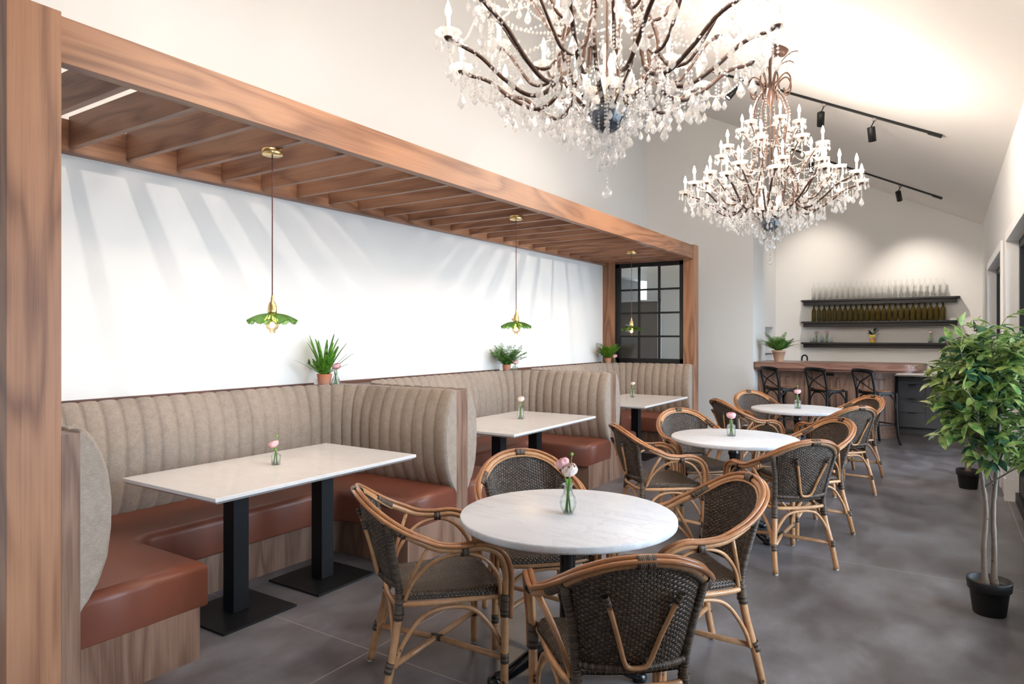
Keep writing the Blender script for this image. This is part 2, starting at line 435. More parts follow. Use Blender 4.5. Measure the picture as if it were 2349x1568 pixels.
def thing(name, label, cat, loc=(0, 0, 0), rz=0, group=None):
    o = bpy.data.objects.new(name, None); COL.objects.link(o); o.location = loc; o.rotation_euler = (0, 0, rz)
    o.empty_display_size = .1
    o['label'] = label; o['category'] = cat
    if group: o['group'] = group
    return o
def tag(o, label, cat, group=None):
    o['label'] = label; o['category'] = cat
    if group: o['group'] = group
    return o
def dup(root, loc, rz, label=None, group=None):
    def cp(o, par):
        c = o.copy(); COL.objects.link(c); c.parent = par
        if o.type == 'LIGHT': pass
        for ch in list(o.children): cp(ch, c)
        return c
    r = cp(root, None); r.location = loc; r.rotation_euler = (0, 0, rz)
    if label: r['label'] = label
    if group: r['group'] = group
    return r
def struct(mb, name, mats, **kw): return mb.build(name, mats, kind='structure', **kw)

def catmull(pts, n=8, closed=False):
    P = [Vector(p) for p in pts]; out = []
    m = len(P); rng = m if closed else m - 1
    for i in range(rng):
        if closed: p0, p1, p2, p3 = P[(i - 1) % m], P[i], P[(i + 1) % m], P[(i + 2) % m]
        else: p0, p1, p2, p3 = P[max(i - 1, 0)], P[i], P[i + 1], P[min(i + 2, m - 1)]
        for k in range(n):
            t = k / n
            out.append(.5 * ((2 * p1) + (-p0 + p2) * t + (2 * p0 - 5 * p1 + 4 * p2 - p3) * t * t + (-p0 + 3 * p1 - 3 * p2 + p3) * t ** 3))
    if not closed: out.append(P[-1])
    return out

# ---------------------------------------------------------------- room shell
YN = -3.4   # wall behind the camera
struct(MB().box(XA - 2.2, XR + .15, YN - .2, YB + .2, -.12, 0), 'floor', 'floor')
struct(MB().box(XR + .15, 30, -15, 30, -.14, -.02), 'ground', 'dirt', label='pale paving outside the glazed doors')
# sloping ceiling
def _ceiling():
    m = MB(); x0, x1 = XA - .15, XR + .15
    y0, y1 = YN - .2, YB + .2
    v = [(x0, y0, ceil_z(x0)), (x1, y0, ceil_z(x1)), (x1, y1, ceil_z(x1)), (x0, y1, ceil_z(x0))]
    v += [(x, y, z + .15) for x, y, z in v]
    m.add(v, [(0, 3, 2, 1), (4, 5, 6, 7), (0, 1, 5, 4), (1, 2, 6, 5), (2, 3, 7, 6), (3, 0, 4, 7)])
    return struct(m, 'ceiling', 'ceiling')
_ceiling()
def gable(name, x0, x1, y0, y1, z0=0, mat='wall'):
    """wall slab across the room, its top following the ceiling"""
    m = MB(); v = []
    for y in (y0, y1):
        v += [(x0, y, z0), (x1, y, z0), (x1, y, ceil_z(x1) + .02), (x0, y, ceil_z(x0) + .02)]
    m.add(v, [(0, 1, 2, 3), (7, 6, 5, 4), (4, 5, 1, 0), (5, 6, 2, 1), (6, 7, 3, 2), (7, 4, 0, 3)])
    return struct(m, name, mat)
gable('wall_back', -2.75, XR, YB, YB + .15)
# wall left, with the corridor opening beyond the booths
m = MB(); zt = ceil_z(XA) + .05
m.box(XA - .15, XA, YN, 9.42, 0, zt); m.box(XA - .15, XA, 9.42, YH, 2.50, zt)
struct(m, 'wall_left', 'wall')
gable('wall_far', XA, -2.58, YH, YH + .15)                                  # faces the room beyond the last booth
m = MB()                                                                     # recess side wall beside the bar, with a niche
x0, x1 = -2.75, -2.58; zt = ceil_z(-2.58) + .02
m.box(x0, x1, YH + .15, 11.90, 0, zt); m.box(x0, x1, 12.52, YB, 0, zt); m.box(x0, x1, 11.90, 12.52, 0, 1.23); m.box(x0, x1, 11.90, 12.52, 1.70, zt)
m.box(x0, x0 + .02, 11.90, 12.52, 1.23, 1.70)
struct(m, 'wall_recess', 'wall')
struct(MB().box(-2.72, -2.56, 11.90, 12.52, 1.222, 1.236), 'trim_niche', 'steel')
# corridor behind the opening
m = MB(); m.box(XA - 2.2, XA - .15, YH, YH + .1, 0, 2.6); m.box(XA - 2.2, XA - .15, 9.32, 9.42, 0, 2.6); m.box(XA - 2.3, XA - 2.2, 9.3, YH + .1, 0, 2.6)
struct(m, 'wall_corridor', 'wall')
struct(MB().box(XA - 2.2, XA - .15, 9.32, YH + .1, 2.6, 2.7), 'ceiling_corridor', 'ceiling')
# window wall
m = MB(); zt = ceil_z(XR) + .02; ys = [YN]
for a, b in OPENINGS:
    ys += [a, b]
ys.append(YB)
for i in range(0, len(ys), 2): m.box(XR, XR + .15, ys[i], ys[i + 1], 0, zt)
for a, b in OPENINGS: m.box(XR, XR + .15, a, b, ZHEAD, zt)
struct(m, 'wall_right', 'wall')
# wall behind the camera with a wide storefront opening
m = MB(); v = [(XA, ceil_z(XA)), (XR, ceil_z(XR))]
m.box(XA, XR, YN - .15, YN, 0, 5.9)
struct(m, 'wall_front', 'wall')

# glazed doors in the window wall
def glazed(n, a, b, nm, far_trim=True):
    r = bpy.data.objects.new('window_%d' % n, None); COL.objects.link(r); r['kind'] = 'structure'
    m = MB(); x0, x1 = XR + .085, XR + .145; z0 = .02
    m.box(x0, x1, a, a + .07, z0, ZHEAD - .0); m.box(x0, x1, b - .07, b, z0, ZHEAD); m.box(x0, x1, a, b, ZHEAD - .08, ZHEAD); m.box(x0 - .03, x1, a, b, 0, .09)
    w = (b - a) / nm
    for k in range(1, nm): m.box(x0, x1, a + k * w - .05, a + k * w + .05, z0, ZHEAD)
    m.box(x0, x1, a, b, .09, .26)
    m.build('window_frame', 'steel', r, bevel=.004)
    MB().box(x0 + .03, x0 + .036, a + .05, b - .05, .2, ZHEAD - .05).build('pane', 'pane', r)
    # white casing standing slightly proud of the wall
    t = MB(); c = XR - .018
    t.box(c, XR + .085, b - .012, b + .075, .0, ZHEAD + .08); t.box(c, XR + .085, a - .075, a + .012, .0, ZHEAD + .08); t.box(c, XR + .085, a + .012, b - .012, ZHEAD - .012, ZHEAD + .08)
    t.box(c - .008, XR + .085, b - .013, b + .085, 0, .21); t.box(c - .008, XR + .085, a - .085, a + .013, 0, .21)
    t.build('casing', 'trim', r, bevel=.003)
for n, ((a, b), k) in enumerate(zip(OPENINGS, (3, 5, 2))): glazed(n + 1, a, b, k)
bb = MB(); bb.box(XR - .014, XR, 7.80, 8.37, 0, .15); bb.box(XR - .014, XR, 11.03, YB, 0, .15); bb.box(XR - .014, XR, .68, 2.22, 0, .15)
struct(bb, 'baseboard_right', 'trim', bevel=.004)
struct(MB().box(-4.36, -2.59, YH - .014, YH, 0, .12), 'baseboard_far', 'trim', bevel=.003)

# ---------------------------------------------------------------- walnut pergola over the booths
XE = -2.972
pg = thing('pergola', 'long walnut pergola frame with cross rafters above the three booths', 'pergola', (0, 0, 0))
def box_part(name, b, mat, par, bevel=.002, **k): return MB().box(*b).build(name, mat, par, bevel=bevel, **k)
box_part('post', (XE - .16, XE, 1.064, 1.251, 0, 2.835), 'walnut_z', pg)
box_part('post', (XE - .16, XE, 9.285, 9.474, 0, 2.835), 'walnut_z', pg)
box_part('post', (XA + .001, XA + .19, 9.262, 9.415, 0, 2.82), 'walnut_z', pg)
box_part('beam', (XE - .072, XE - .006, 1.251, 9.285, 2.634, 2.82), 'walnut_y', pg)
box_part('ledger', (XA + .001, XA + .082, 1.1, 9.26, 2.612, 2.80), 'walnut_y', pg)
box_part('header', (XA + .19, XE - .16, 9.29, 9.40, 2.625, 2.82), 'walnut_x', pg)
k = 0; y = 1.865 - .3265 * 2
while y < 9.15:
    if y > 1.27 or True:
        box_part('rafter', (XA + .084, XE - .074, y - .019, y + .019, 2.634, 2.815), 'walnut_x', pg, bevel=.0015)
    y += .3265
# black steel interior window at the far end of the pergola
wi = bpy.data.objects.new('window_5', None); COL.objects.link(wi); wi['kind'] = 'structure'
yw = 9.30; x0, x1, z0, z1 = -4.188, XE - .16, 1.135, 2.628
f = MB()
f.box(x0, x0 + .07, yw, yw + .06, z0, z1); f.box(x1 - .06, x1, yw, yw + .06, z0, z1); f.box(x0, x1, yw, yw + .06, z0, z0 + .075); f.box(x0, x1, yw, yw + .06, z1 - .065, z1)
f.box(x0 + .055, x0 + .075, yw + .02, yw + .06, z0, z1)
for q in range(1, 3): xx = x0 + .06 + (x1 - x0 - .12) * q / 3; f.box(xx - .015, xx + .015, yw + .012, yw + .05, z0, z1)
for q in range(1, 4): zz = z0 + .055 + (z1 - z0 - .11) * q / 4; f.box(x0, x1, yw + .012, yw + .05, zz - .014, zz + .014)
f.build('window_frame', 'steel', wi, bevel=.003)
MB().box(x0 + .01, x1 - .01, yw + .028, yw + .034, z0 + .01, z1 - .01).build('pane', 'pane_in', wi)
struct(MB().box(XA + .19, XE - .16, 9.29, 9.41, 0, 1.135), 'wall_booth_end', 'walnut_x')
# taupe washroom door standing in the passage, seen through that window
dr = bpy.data.objects.new('door_1', None); COL.objects.link(dr); dr['kind'] = 'structure'
M['taupe'] = wood('taupe_door_veneer', 2, light=(.20, .165, .14), dark=(.16, .13, .112), rings=2)
MB().box(-5.2, -3.93, 10.40, 10.45, .01, 2.11).build('door_leaf', 'taupe', dr, bevel=.003)
MB().box(-3.93, -3.90, 10.38, 10.47, 0, 2.14).box(-5.2, -3.90, 10.38, 10.47, 2.11, 2.14).build('door_frame', 'trim', dr)
MB().box(-4.62, -4.27, 10.388, 10.40, 1.42, 1.56).build('door_plate', simple('grey_sign_plate', (.17, .17, .17), .5), dr)
sg = bpy.data.curves.new('door_number', 'FONT'); sg.body = '36'; sg.size = .17; sg.extrude = .003; sg.align_x = 'CENTER'
so = bpy.data.objects.new('door_number', sg); COL.objects.link(so); so.parent = dr; so.location = (-4.42, 10.395, 1.62); so.rotation_euler = (radians(90), 0, 0)
sg.materials.append(M['trim'])

# ---------------------------------------------------------------- booths
def booth(y0, y1, near_panel, far_panel, label, idx):
    """y0/y1: inner faces of the side panels; panels = (ya, yb)"""
    b = thing('booth', label, 'booth', ((XE + XA) / 2, (y0 + y1) / 2, 0), 0, 'upholstered booths along the wall')
    ox, oy = b.location.x, b.location.y
    def P(mb, name, mat, **k):
        mb.v = [(x - ox, y - oy, z) for x, y, z in mb.v]
        return mb.build(name, mat, b, **k)
    # side panels
    for (ya, yb) in (near_panel, far_panel):
        if yb > ya: P(MB().box(XA + .002, XE, ya, yb, 0, 1.136), 'side_panel', 'walnut_grey', bevel=.002)
    xb = XA + .13       # back plane of the wall cushion
    # ledge: flat top behind the cushion, and thin upstand at the wall
    R = .47
    path = []
    def arc(cx, cy_, a0, a1, n):
        return [(cx + R * cos(a0 + (a1 - a0) * i / n), cy_ + R * sin(a0 + (a1 - a0) * i / n)) for i in range(n + 1)]
    ya, yb = y0 + .0, y1 - .0
    path = [(XE, ya)] + arc(xb + R, ya + R, -pi / 2, -pi, 12) + arc(xb + R, yb - R, pi, pi / 2, 12) + [(XE, yb)]
    lg = MB()
    plan = [(XA + .002, ya), (XA + .002, yb)] + [path[-2]] + path[-3:0:-1]
    lg.prism([(XA + .002, ya)] + path[1:-1] + [(XA + .002, yb)], 1.10, 1.125)
    lg.box(XA + .002, XA + .022, ya, yb, 1.125, 1.150)
    P(lg, 'ledge', 'ledge')
    # cushion: arc-length sampled path, D profile, vertical channels
    pts = []; 
    seg = [Vector((p[0], p[1])) for p in path]
    L = [0]
    for i in range(1, len(seg)): L.append(L[-1] + (seg[i] - seg[i - 1]).length)
    tot = L[-1]; nch = round(tot / .1085); per = 12; N = nch * per
    prof = [(.0, .40), (.045, .44), (.082, .50), (.118, .60), (.133, .72), (.135, .84), (.122, .95), (.095, 1.04), (.070, 1.09), (.050, 1.125), (.034, 1.144), (.016, 1.150), (.0005, 1.146), (0, 1.10)]
    vs = []; mp = len(prof)
    for i in range(N + 1):
        d = min(tot * i / N, tot - 1e-6); k = 0
        while L[k + 1] < d: k += 1
        t = (d - L[k]) / (L[k + 1] - L[k]); p = seg[k].lerp(seg[k + 1], t)
        # smoothed tangent
        e = .05; 
        def at(dd):
            dd = max(0, min(tot - 1e-6, dd)); q = 0
            while L[q + 1] < dd: q += 1
            return seg[q].lerp(seg[q + 1], (dd - L[q]) / (L[q + 1] - L[q]))
        tg = (at(d + e) - at(d - e)).normalized(); nr = Vector((tg.y, -tg.x))
        c = Vector(((XE + xb) / 2, (y0 + y1) / 2))
        if nr.dot(c - p) < 0: nr = -nr
        ph = (i % per) / per; sc = abs(sin(pi * ph)) ** .42
        for (off, z) in prof:
            o2 = off - (1 - sc) * .024 * (1 if off > .03 else .6) ; z2 = z - (1 - sc) * (.010 if z > 1.1 else 0)
            o2 = max(o2, -.002)
            vs.append((p.x + nr.x * o2, p.y + nr.y * o2, z2))
    fs = [(i * mp + j, (i + 1) * mp + j, (i + 1) * mp + j + 1, i * mp + j + 1) for i in range(N) for j in range(mp - 1)]
    bk = MB(); bk.add(vs, fs, None, True)
    bk.add(vs[:mp], [tuple(range(mp))], None, False); bk.add(vs[-mp:], [tuple(range(mp - 1, -1, -1))], None, False)
    P(bk, 'backrest', 'fabric')
    # seat: U shaped vinyl cushion and walnut plinth
    def u_plan(dep, xe, rin, inset=0):
        xin = xb + dep + .06
        a = [(xe, y0 + inset), (xe, y0 + dep)]
        a += [(xin + rin + rin * cos(t), y0 + dep + rin + rin * sin(t)) for t in [(-pi / 2) - (pi / 2) * i / 6 for i in range(7)]]
        a += [(xin + rin + rin * cos(t), y1 - dep - rin + rin * sin(t)) for t in [pi - (pi / 2) * i / 6 for i in range(7)]]
        a += [(xe, y1 - dep), (xe, y1 - inset), (XA + .02, y1 - inset), (XA + .02, y0 + inset)]
        return a
    sm = MB(); rings = []; b_ = .045
    for (z, d) in [(.235, .012), (.240, .003), (.250, 0), (.455 - b_, 0)] + [(.455 - b_ + b_ * sin(t), b_ * (1 - cos(t))) for t in [pi / 2 * k / 6 for k in range(1, 7)]]:
        rings.append([(x, y, z) for x, y in u_plan(.562 - d, XE - .001 - d, .09 + d)])
    nr_ = len(rings[0]); V_ = [p for rg in rings for p in rg]
    sm.add(V_, [(a * nr_ + q, a * nr_ + (q + 1) % nr_, (a + 1) * nr_ + (q + 1) % nr_, (a + 1) * nr_ + q) for a in range(len(rings) - 1) for q in range(nr_)], None, True)
    sm.add(rings[-1], [tuple(range(nr_))]); sm.add(rings[0], [tuple(range(nr_ - 1, -1, -1))])
    P(sm, 'seat_cushion', 'leather')
    P(MB().prism(u_plan(.522, XE, .06), 0, .245), 'plinth', 'walnut_grey', bevel=.002)
    return b
booth(1.322, 3.826, (1.251, 1.322), (3.826, 3.892), 'beige channel-back booth nearest the camera, beside the tall walnut post', 0)
booth(3.962, 6.484, (3.895, 3.962), (6.484, 6.549), 'middle of the three beige channel-back booths along the white wall', 1)
booth(6.618, 9.18, (6.552, 6.618), (9.18, 9.284), 'farthest beige channel-back booth, under the black-framed window', 2)

def booth_table(x0, x1, y0, y1, cols, label):
    cx, cyy = (x0 + x1) / 2, (y0 + y1) / 2
    t = thing('booth_table', label, 'table', (cx, cyy, 0), 0, 'rectangular stone booth tables')
    hx, hy = (x1 - x0) / 2, (y1 - y0) / 2
    m = MB(); z1 = .76
    lv = [(0, z1 - .034, .022), (0, z1 - .018, .0), (0, z1 - .002, .0), (0, z1, .002)]
    vs = []
    for _, z, ins in lv: vs += [(-hx + ins, -hy + ins, z), (hx - ins, -hy + ins, z), (hx - ins, hy - ins, z), (-hx + ins, hy - ins, z)]
    fs = [(3, 2, 1, 0), (12, 13, 14, 15)]
    for a in range(3):
        for q in range(4): fs.append((a * 4 + q, a * 4 + (q + 1) % 4, a * 4 + 4 + (q + 1) % 4, a * 4 + 4 + q))
    m.add(vs, fs); m.build('tabletop', 'marble2', t)
    for yc in cols:
        q = yc - cyy; xc = -3.315 - cx
        MB().box(xc - .048, xc + .048, q - .048, q + .048, .012, z1 - .034).build('column', 'black', t, bevel=.003)
        MB().box(xc - .23, xc + .23, q - .23, q + .23, 0, .012).build('base_plate', 'black', t, bevel=.003)
    return t
booth_table(-3.765, -2.905, 1.88, 3.31, (2.27, 2.885), 'white stone table with two black columns in the nearest booth')
booth_table(-3.735, -2.845, 4.40, 5.86, (4.88, 5.50), 'white stone table in the middle booth, between two partitions')
booth_table(-3.61, -2.775, 6.95, 8.40, (7.36, 8.00), 'white stone table in the farthest booth, near the black-framed window')

# ---------------------------------------------------------------- pendants
def make_pendant(label):
    r = thing('pendant_lamp', label, 'pendant lamp', (0, 0, 0), 0, 'green glass pendant lamps under the pergola')
    # origin at the rafter underside
    MB().lathe([(0, -.034), (.056, -.034), (.06, -.030), (.06, -.003), (.057, 0), (0, 0)], n=32).build('canopy', 'brass', r)
    m = MB()
    for ph in (0, pi):
        m.tube([(.0022 * cos(ph + z * 300), .0022 * sin(ph + z * 300), -.034 - z) for z in [i * .006 for i in range(142)]], .0024, 5)
    m.build('cord', simple('brown_twisted_cord', (.14, .055, .04), .8) if 'cord' not in M else M['cord'], r)
    s = MB().lathe([(0, -.975), (.026, -.975), (.0265, -.945), (.024, -.94), (.025, -.925), (.018, -.905), (.010, -.895), (.0085, -.875), (.006, -.868), (.006, -.858), (0, -.857)], n=20)
    s.lathe([(.0, -.012), (.006, -.012), (.007, 0), (.006, .012), (0, .012)], (-.034, 0, -.945), 8); s.tube([(-.034, 0, -.945), (0, 0, -.945)], .003, 6)
    s.build('lamp_holder', 'brass', r)
    g = MB(); nn = 96
    def sh(u, v):
        a = 2 * pi * u; lob = .5 + .5 * cos(8 * a); R = .022 + .121 * v
        rr = R * (1 - .07 * v * v * (1 - lob))
        z = -.968 - .040 * v ** 1.3 - .022 * v * v * (1 - lob) + .006 * sin(pi * v) + .0022 * sin(40 * a) * v
        return (rr * cos(a), rr * sin(a), z)
    g.grid(sh, 160, 10); g.build('lamp_shade', 'glass_green', r, solid=.0035)
    bl = MB().lathe([(.014, -1.0), (.016, -1.008), (.030, -1.018), (.0365, -1.033), (.036, -1.045), (.029, -1.057), (.018, -1.064), (.016, -1.076), (.015, -1.082), (0, -1.083)], n=24)
    b = bl.build('bulb', 'bulbglass', r)
    MB().ball((0, 0, -1.036), .016, 10, 6, sz=1.15).build('filament', 'filament', b)
    point('pendant_light', (0, 0, -1.094), 4, (1, .70, .42), .008, r)
    return r
M['cord'] = simple('brown_twisted_cord', (.14, .055, .04), .8)
p0 = make_pendant('nearest pendant lamp with scalloped green glass shade on a twisted cord')
p0.location = (-3.33, 2.52, 2.634)
dup(p0, (-3.295, 5.13, 2.634), .8, 'middle green glass pendant lamp, hanging over the second booth')
dup(p0, (-3.405, 8.068, 2.634), 1.7, 'farthest green glass pendant lamp, hanging before the black-framed window')

# ---------------------------------------------------------------- chandeliers
Z0 = 2.18
def make_chandelier(label, cx, cy_):
    r = thing('chandelier', label, 'chandelier', (cx, cy_, Z0), 0, 'crystal chandeliers')
    rnd = random.Random(3)
    def z(v): return v - Z0
    # candle, bulb, drip pan meshes shared by every arm
    def arm_set(tier, n, prof, a0, r_t, tw=.0, tall=.095):
        """prof: (r,z) in world z from the cage out to the cup"""
        for k in range(n):
            a = a0 + 2 * pi * k / n
            pts = catmull([(q * cos(a + tw * q), q * sin(a + tw * q), z(w)) for q, w in prof], 7)
            arm = MB().tube(pts, [r_t * (1.15 - .3 * i / len(pts)) for i in range(len(pts))], 6, up=(0, 0, 1))
            # small leaf curl where the arm leaves the cage
            e = pts[-1]
            arm.lathe([(.0, -.012), (.010, -.010), (.018, .0), (.020, .004), (0, .004)], (e.x, e.y, e.z), 10)
            ao = arm.build('arm', 'bronze', r)
            cp = MB().lathe([(.010, .006), (.030, .004), (.048, .012), (.058, .024), (.060, .027), (.047, .017), (.030, .010), (.010, .012)], (e.x, e.y, e.z), 18, fn=lambda t, q: 1 + (.05 * cos(9 * t) if q > .04 else 0))
            cp.build('drip_pan', 'pan', ao)
            MB().lathe([(.0105, .006), (.0105, tall), (.0, tall)], (e.x, e.y, e.z), 8).build('candle_sleeve', 'candle', ao)
            MB().lathe([(.005, tall), (.013, tall + .012), (.0155, tall + .026), (.010, tall + .050), (.002, tall + .074), (0, tall + .075)], (e.x, e.y, e.z), 8).build('bulb', 'flame', ao)
            # prisms round the pan and a bead string along the arm
            cr = MB()
            for q in range(6):
                t = 2 * pi * q / 6 + k; x, y_ = e.x + .052 * cos(t), e.y + .052 * sin(t)
                cr.octa((x, y_, e.z + .004), .0075); drop(cr, (x, y_, e.z - .006), .050, .0125)
            for i in range(1, len(pts) - 1, 2):
                p = pts[i]; s = -1 if i % 4 == 1 else 1
                cr.octa((p.x - sin(a) * .010 * s, p.y + cos(a) * .010 * s, p.z + .006), .0125, .0115)
            cr.build('arm_crystals', 'crystal', ao, kind='stuff')
            tips.setdefault(tier, []).append((a, e, ao, pts))
    def drop(m, c, h, w):
        """pear-shaped faceted prism hanging from c"""
        x, y_, zz = c; n = 6; vs = [(x, y_, zz)]; t0 = rnd.random() * 3
        for (f, g) in ((.30, .55), (.62, 1.0), (.80, .72)):
            for i in range(n):
                a = t0 + 2 * pi * i / n; vs.append((x + w * g * cos(a), y_ + w * g * .55 * sin(a), zz - h * f))
        vs.append((x, y_, zz - h)); fs = []
        for i in range(n):
            j = (i + 1) % n
            fs += [(0, 1 + i, 1 + j), (1 + i, 7 + i, 7 + j, 1 + j), (7 + i, 13 + i, 13 + j, 7 + j), (13 + i, 19, 13 + j)]
        m.add(vs, fs)
    def strand(m, c, L, big, gap=.0165, br=.0078):
        x, y_, zz = c; q = 0
        while q < L: m.octa((x, y_, zz - q), br, br * 1.05); q += gap
        m_d = (x, y_, zz - q + .004)
        return m_d
    tips = {}
    # cage: eight pear-shaped ribs from hub to crown
    rib = [(.055, 2.575), (.10, 2.62), (.175, 2.70), (.235, 2.83), (.215, 2.96), (.155, 3.08), (.125, 3.22), (.14, 3.38), (.155, 3.52), (.12, 3.66), (.055, 3.76)]
    for k in range(8):
        a = 2 * pi * k / 8 + .2
        pts = catmull([(q * cos(a), q * sin(a), z(w)) for q, w in rib], 5)
        o = MB().tube(pts, [.012 - .007 * i / (len(pts) - 1) for i in range(len(pts))], 6).build('cage_rib', 'bronze', r)
        cr = MB()
        for i in range(2, len(pts), 1):
            p = pts[i]; cr.octa((p.x + .015 * cos(a), p.y + .015 * sin(a), p.z), .0105, .0095)
        cr.build('rib_beads', 'crystal', o, kind='stuff')
    rib2 = [(.03, 2.58), (.06, 2.68), (.10, 2.80), (.13, 2.95), (.07, 3.12), (.12, 3.02)]
    # arms, four tiers and the little ring inside the cage
    arm_set(1, 12, [(.225, 2.80), (.245, 2.72), (.30, 2.665), (.38, 2.655), (.49, 2.72), (.60, 2.81), (.70, 2.85), (.745, 2.87)], .05, .0105, .25)
    arm_set(2, 10, [(.235, 2.83), (.29, 2.76), (.37, 2.765), (.44, 2.85), (.51, 2.95), (.565, 2.985)], .31, .008, -.3)
    arm_set(3, 8, [(.16, 3.05), (.20, 2.98), (.27, 3.00), (.33, 3.10), (.39, 3.19), (.435, 3.205)], .15, .0075, .3)
    arm_set(4, 6, [(.09, 3.26), (.12, 3.21), (.17, 3.25), (.20, 3.35), (.245, 3.42)], .4, .007, .5)
    arm_set(5, 4, [(.05, 2.60), (.08, 2.585), (.10, 2.61), (.105, 2.66)], .6, .006, 0, .08)
    # crown scrolls and plumes
    for k in range(8):
        a = 2 * pi * k / 8
        c = [(.045, 3.74), (.085, 3.84), (.145, 3.88), (.185, 3.83), (.18, 3.75), (.145, 3.71), (.125, 3.75)]
        MB().tube(catmull([(q * cos(a), q * sin(a), z(w)) for q, w in c], 5), .007, 6).build('crown_scroll', 'bronze', r)
    for k in range(6):
        a = 2 * pi * k / 6 + .3; c = [(.03, 3.78), (.055, 3.90), (.11, 4.00), (.19, 4.05), (.25, 4.045)]
        pts = catmull([(q * cos(a), q * sin(a), z(w)) for q, w in c], 5)
        o = MB().tube(pts, .005, 6).build('crown_plume', 'bronze', r)
        cr = MB(); e = pts[-1]
        for p in pts[4::2]: cr.octa((p.x, p.y, p.z - .01), .007)
        for q in (.0, -.07):
            d = strand(cr, (e.x + q * cos(a), e.y + q * sin(a), e.z - .01), .06, 0); drop(cr, d, .05, .012)
        cr.build('plume_crystals', 'crystal', o, kind='stuff')
    # stem, hub and hanging ball
    MB().lathe([(.0, 2.50), (.012, 2.52), (.030, 2.56), (.055, 2.575), (.058, 2.585), (.020, 2.60), (.006, 2.62), (.006, 3.60), (.02, 3.64), (.055, 3.74), (.060, 3.77), (.030, 3.80), (.014, 3.84), (.013, 4.03), (.004, 4.06)], (0, 0, -Z0), 14).build('stem', 'bronze', r)
    hb = MB().lathe([(0, 2.478), (.02, 2.482), (.05, 2.500), (.075, 2.53), (.088, 2.565), (.092, 2.592), (.084, 2.60), (.06, 2.565), (0, 2.545)], (0, 0, -Z0), 48, fn=lambda t, q: 1 + (.055 * abs(sin(6 * t)) if q > .03 else 0))
    hb.build('hub_bowl', M['hub'], r)
    # chain to canopy on the sloping ceiling
    ch = MB(); zc = ceil_z(cx + .09) - Z0
    zz = z(4.05); i = 0
    tgt = Vector((.09, 0, zc - .055)); st = Vector((0, 0, zz)); nlk = 5
    for i in range(nlk):
        p = st.lerp(tgt, (i + .5) / nlk); rr = (tgt - st).length / nlk * .62
        pl = [(p.x + .011 * cos(t) * (1 if i % 2 else 0), p.y + .011 * cos(t) * (0 if i % 2 else 1), p.z + rr * sin(t)) for t in [2 * pi * q / 12 for q in range(12)]]
        ch.tube(pl, .0028, 5, closed=True)
    ch.build('chain', 'bronze', r)
    cn = MB().lathe([(0, -.05), (.055, -.05), (.07, -.042), (.078, -.004), (.078, .012), (0, .012)], n=28).build('canopy', 'bronze', r)
    cn.location = (.09, 0, zc - .006); cn.rotation_euler = (0, atan2(.5, 1), 0)
    # hanging strands: one large drop at the foot of each
    beads = MB(); nd = 0
    def hang(p, L, big):
        nonlocal nd
        d = strand(beads, p, L, big)
        if nd < 96:
            q = MB(); drop(q, (0, 0, 0), big, big * .30)
            q.build('crystal_drop', 'crystal', r, loc=d); nd += 1
        else: drop(beads, d, big, big * .30)
    def env(p): return (2.34 + .30 * min(1, sqrt(p[0] ** 2 + p[1] ** 2) / .70)) - Z0
    def hang2(p, big, up=.0):
        L = max(.03, p[2] - env(p) - big - up - .10 * rnd.random()); hang(p, L, big)
    for (a, e, ao, pts) in tips[1]:
        for f in (.995, .80, .62, .44, .24):
            p = pts[min(len(pts) - 1, int(f * len(pts)))]; hang2((p.x, p.y, p.z - .012), .070 + .014 * rnd.random(), .0)
    for k in range(12):
        a = 2 * pi * k / 12; hang((.088 * cos(a), .088 * sin(a), z(2.575)), .10 + .05 * rnd.random(), .062)
    for k in range(8):
        a = 2 * pi * k / 8 + .3; hang((.035 * cos(a), .035 * sin(a), z(2.49)), .10 + .02 * rnd.random(), .058)
    for (a, e, ao, pts) in tips[2]:
        for f in (.95, .55, .3):
            p = pts[min(len(pts) - 1, int(f * len(pts)))]; hang((p.x, p.y, p.z - .012), .06 + .07 * rnd.random(), .060)
    for tr in (3, 4):
        for (a, e, ao, pts) in tips[tr]:
            for f in (.95, .45):
                p = pts[min(len(pts) - 1, int(f * len(pts)))]; hang((p.x, p.y, p.z - .012), .05 + .07 * rnd.random(), .052)
    # small drops between: many, scattered along the lower arms and rings
    for k in range(240):
        a = rnd.random() * 2 * pi; q = .10 + .60 * rnd.random() ** .8; zz = z(2.64 + max(0, q - .40) * .60)
        L = max(.03, zz - env((q, 0)) - .06 - .18 * rnd.random())
        d = strand(beads, (q * cos(a), q * sin(a), zz), L, 0, .017, .0070); drop(beads, d, .048, .0135)
    # swags of beads from tip to tip, and from cage to tips
    def swag(p, q, sag, n):
        for i in range(n + 1):
            t = i / n; v = p.lerp(q, t); beads.octa((v.x, v.y, v.z - sag * 4 * t * (1 - t)), .0082)
    for tr, sag, n in ((1, .09, 26), (2, .07, 20), (3, .06, 20), (4, .05, 14)):
        T = tips[tr]
        for i in range(len(T)):
            swag(T[i][1], T[(i + 1) % len(T)][1], sag, n)
            a = T[i][0]; c = Vector((.13 * cos(a), .13 * sin(a), T[i][1].z + .16)); swag(c, T[i][1], .12, n)
    for i in range(12):
        a = 2 * pi * i / 12; swag(Vector((.09 * cos(a), .09 * sin(a), z(2.585))), Vector((.33 * cos(a + .2), .33 * sin(a + .2), z(2.62))), .05, 14)
    zq = z(2.46)
    while zq > .045: beads.octa((0, 0, zq), .008); zq -= .019
    beads.build('crystal_strands', 'crystal', r, kind='stuff')
    MB().ball((0, 0, .023), .023, 12, 8, smooth=False).build('crystal_ball', 'crystal', r)
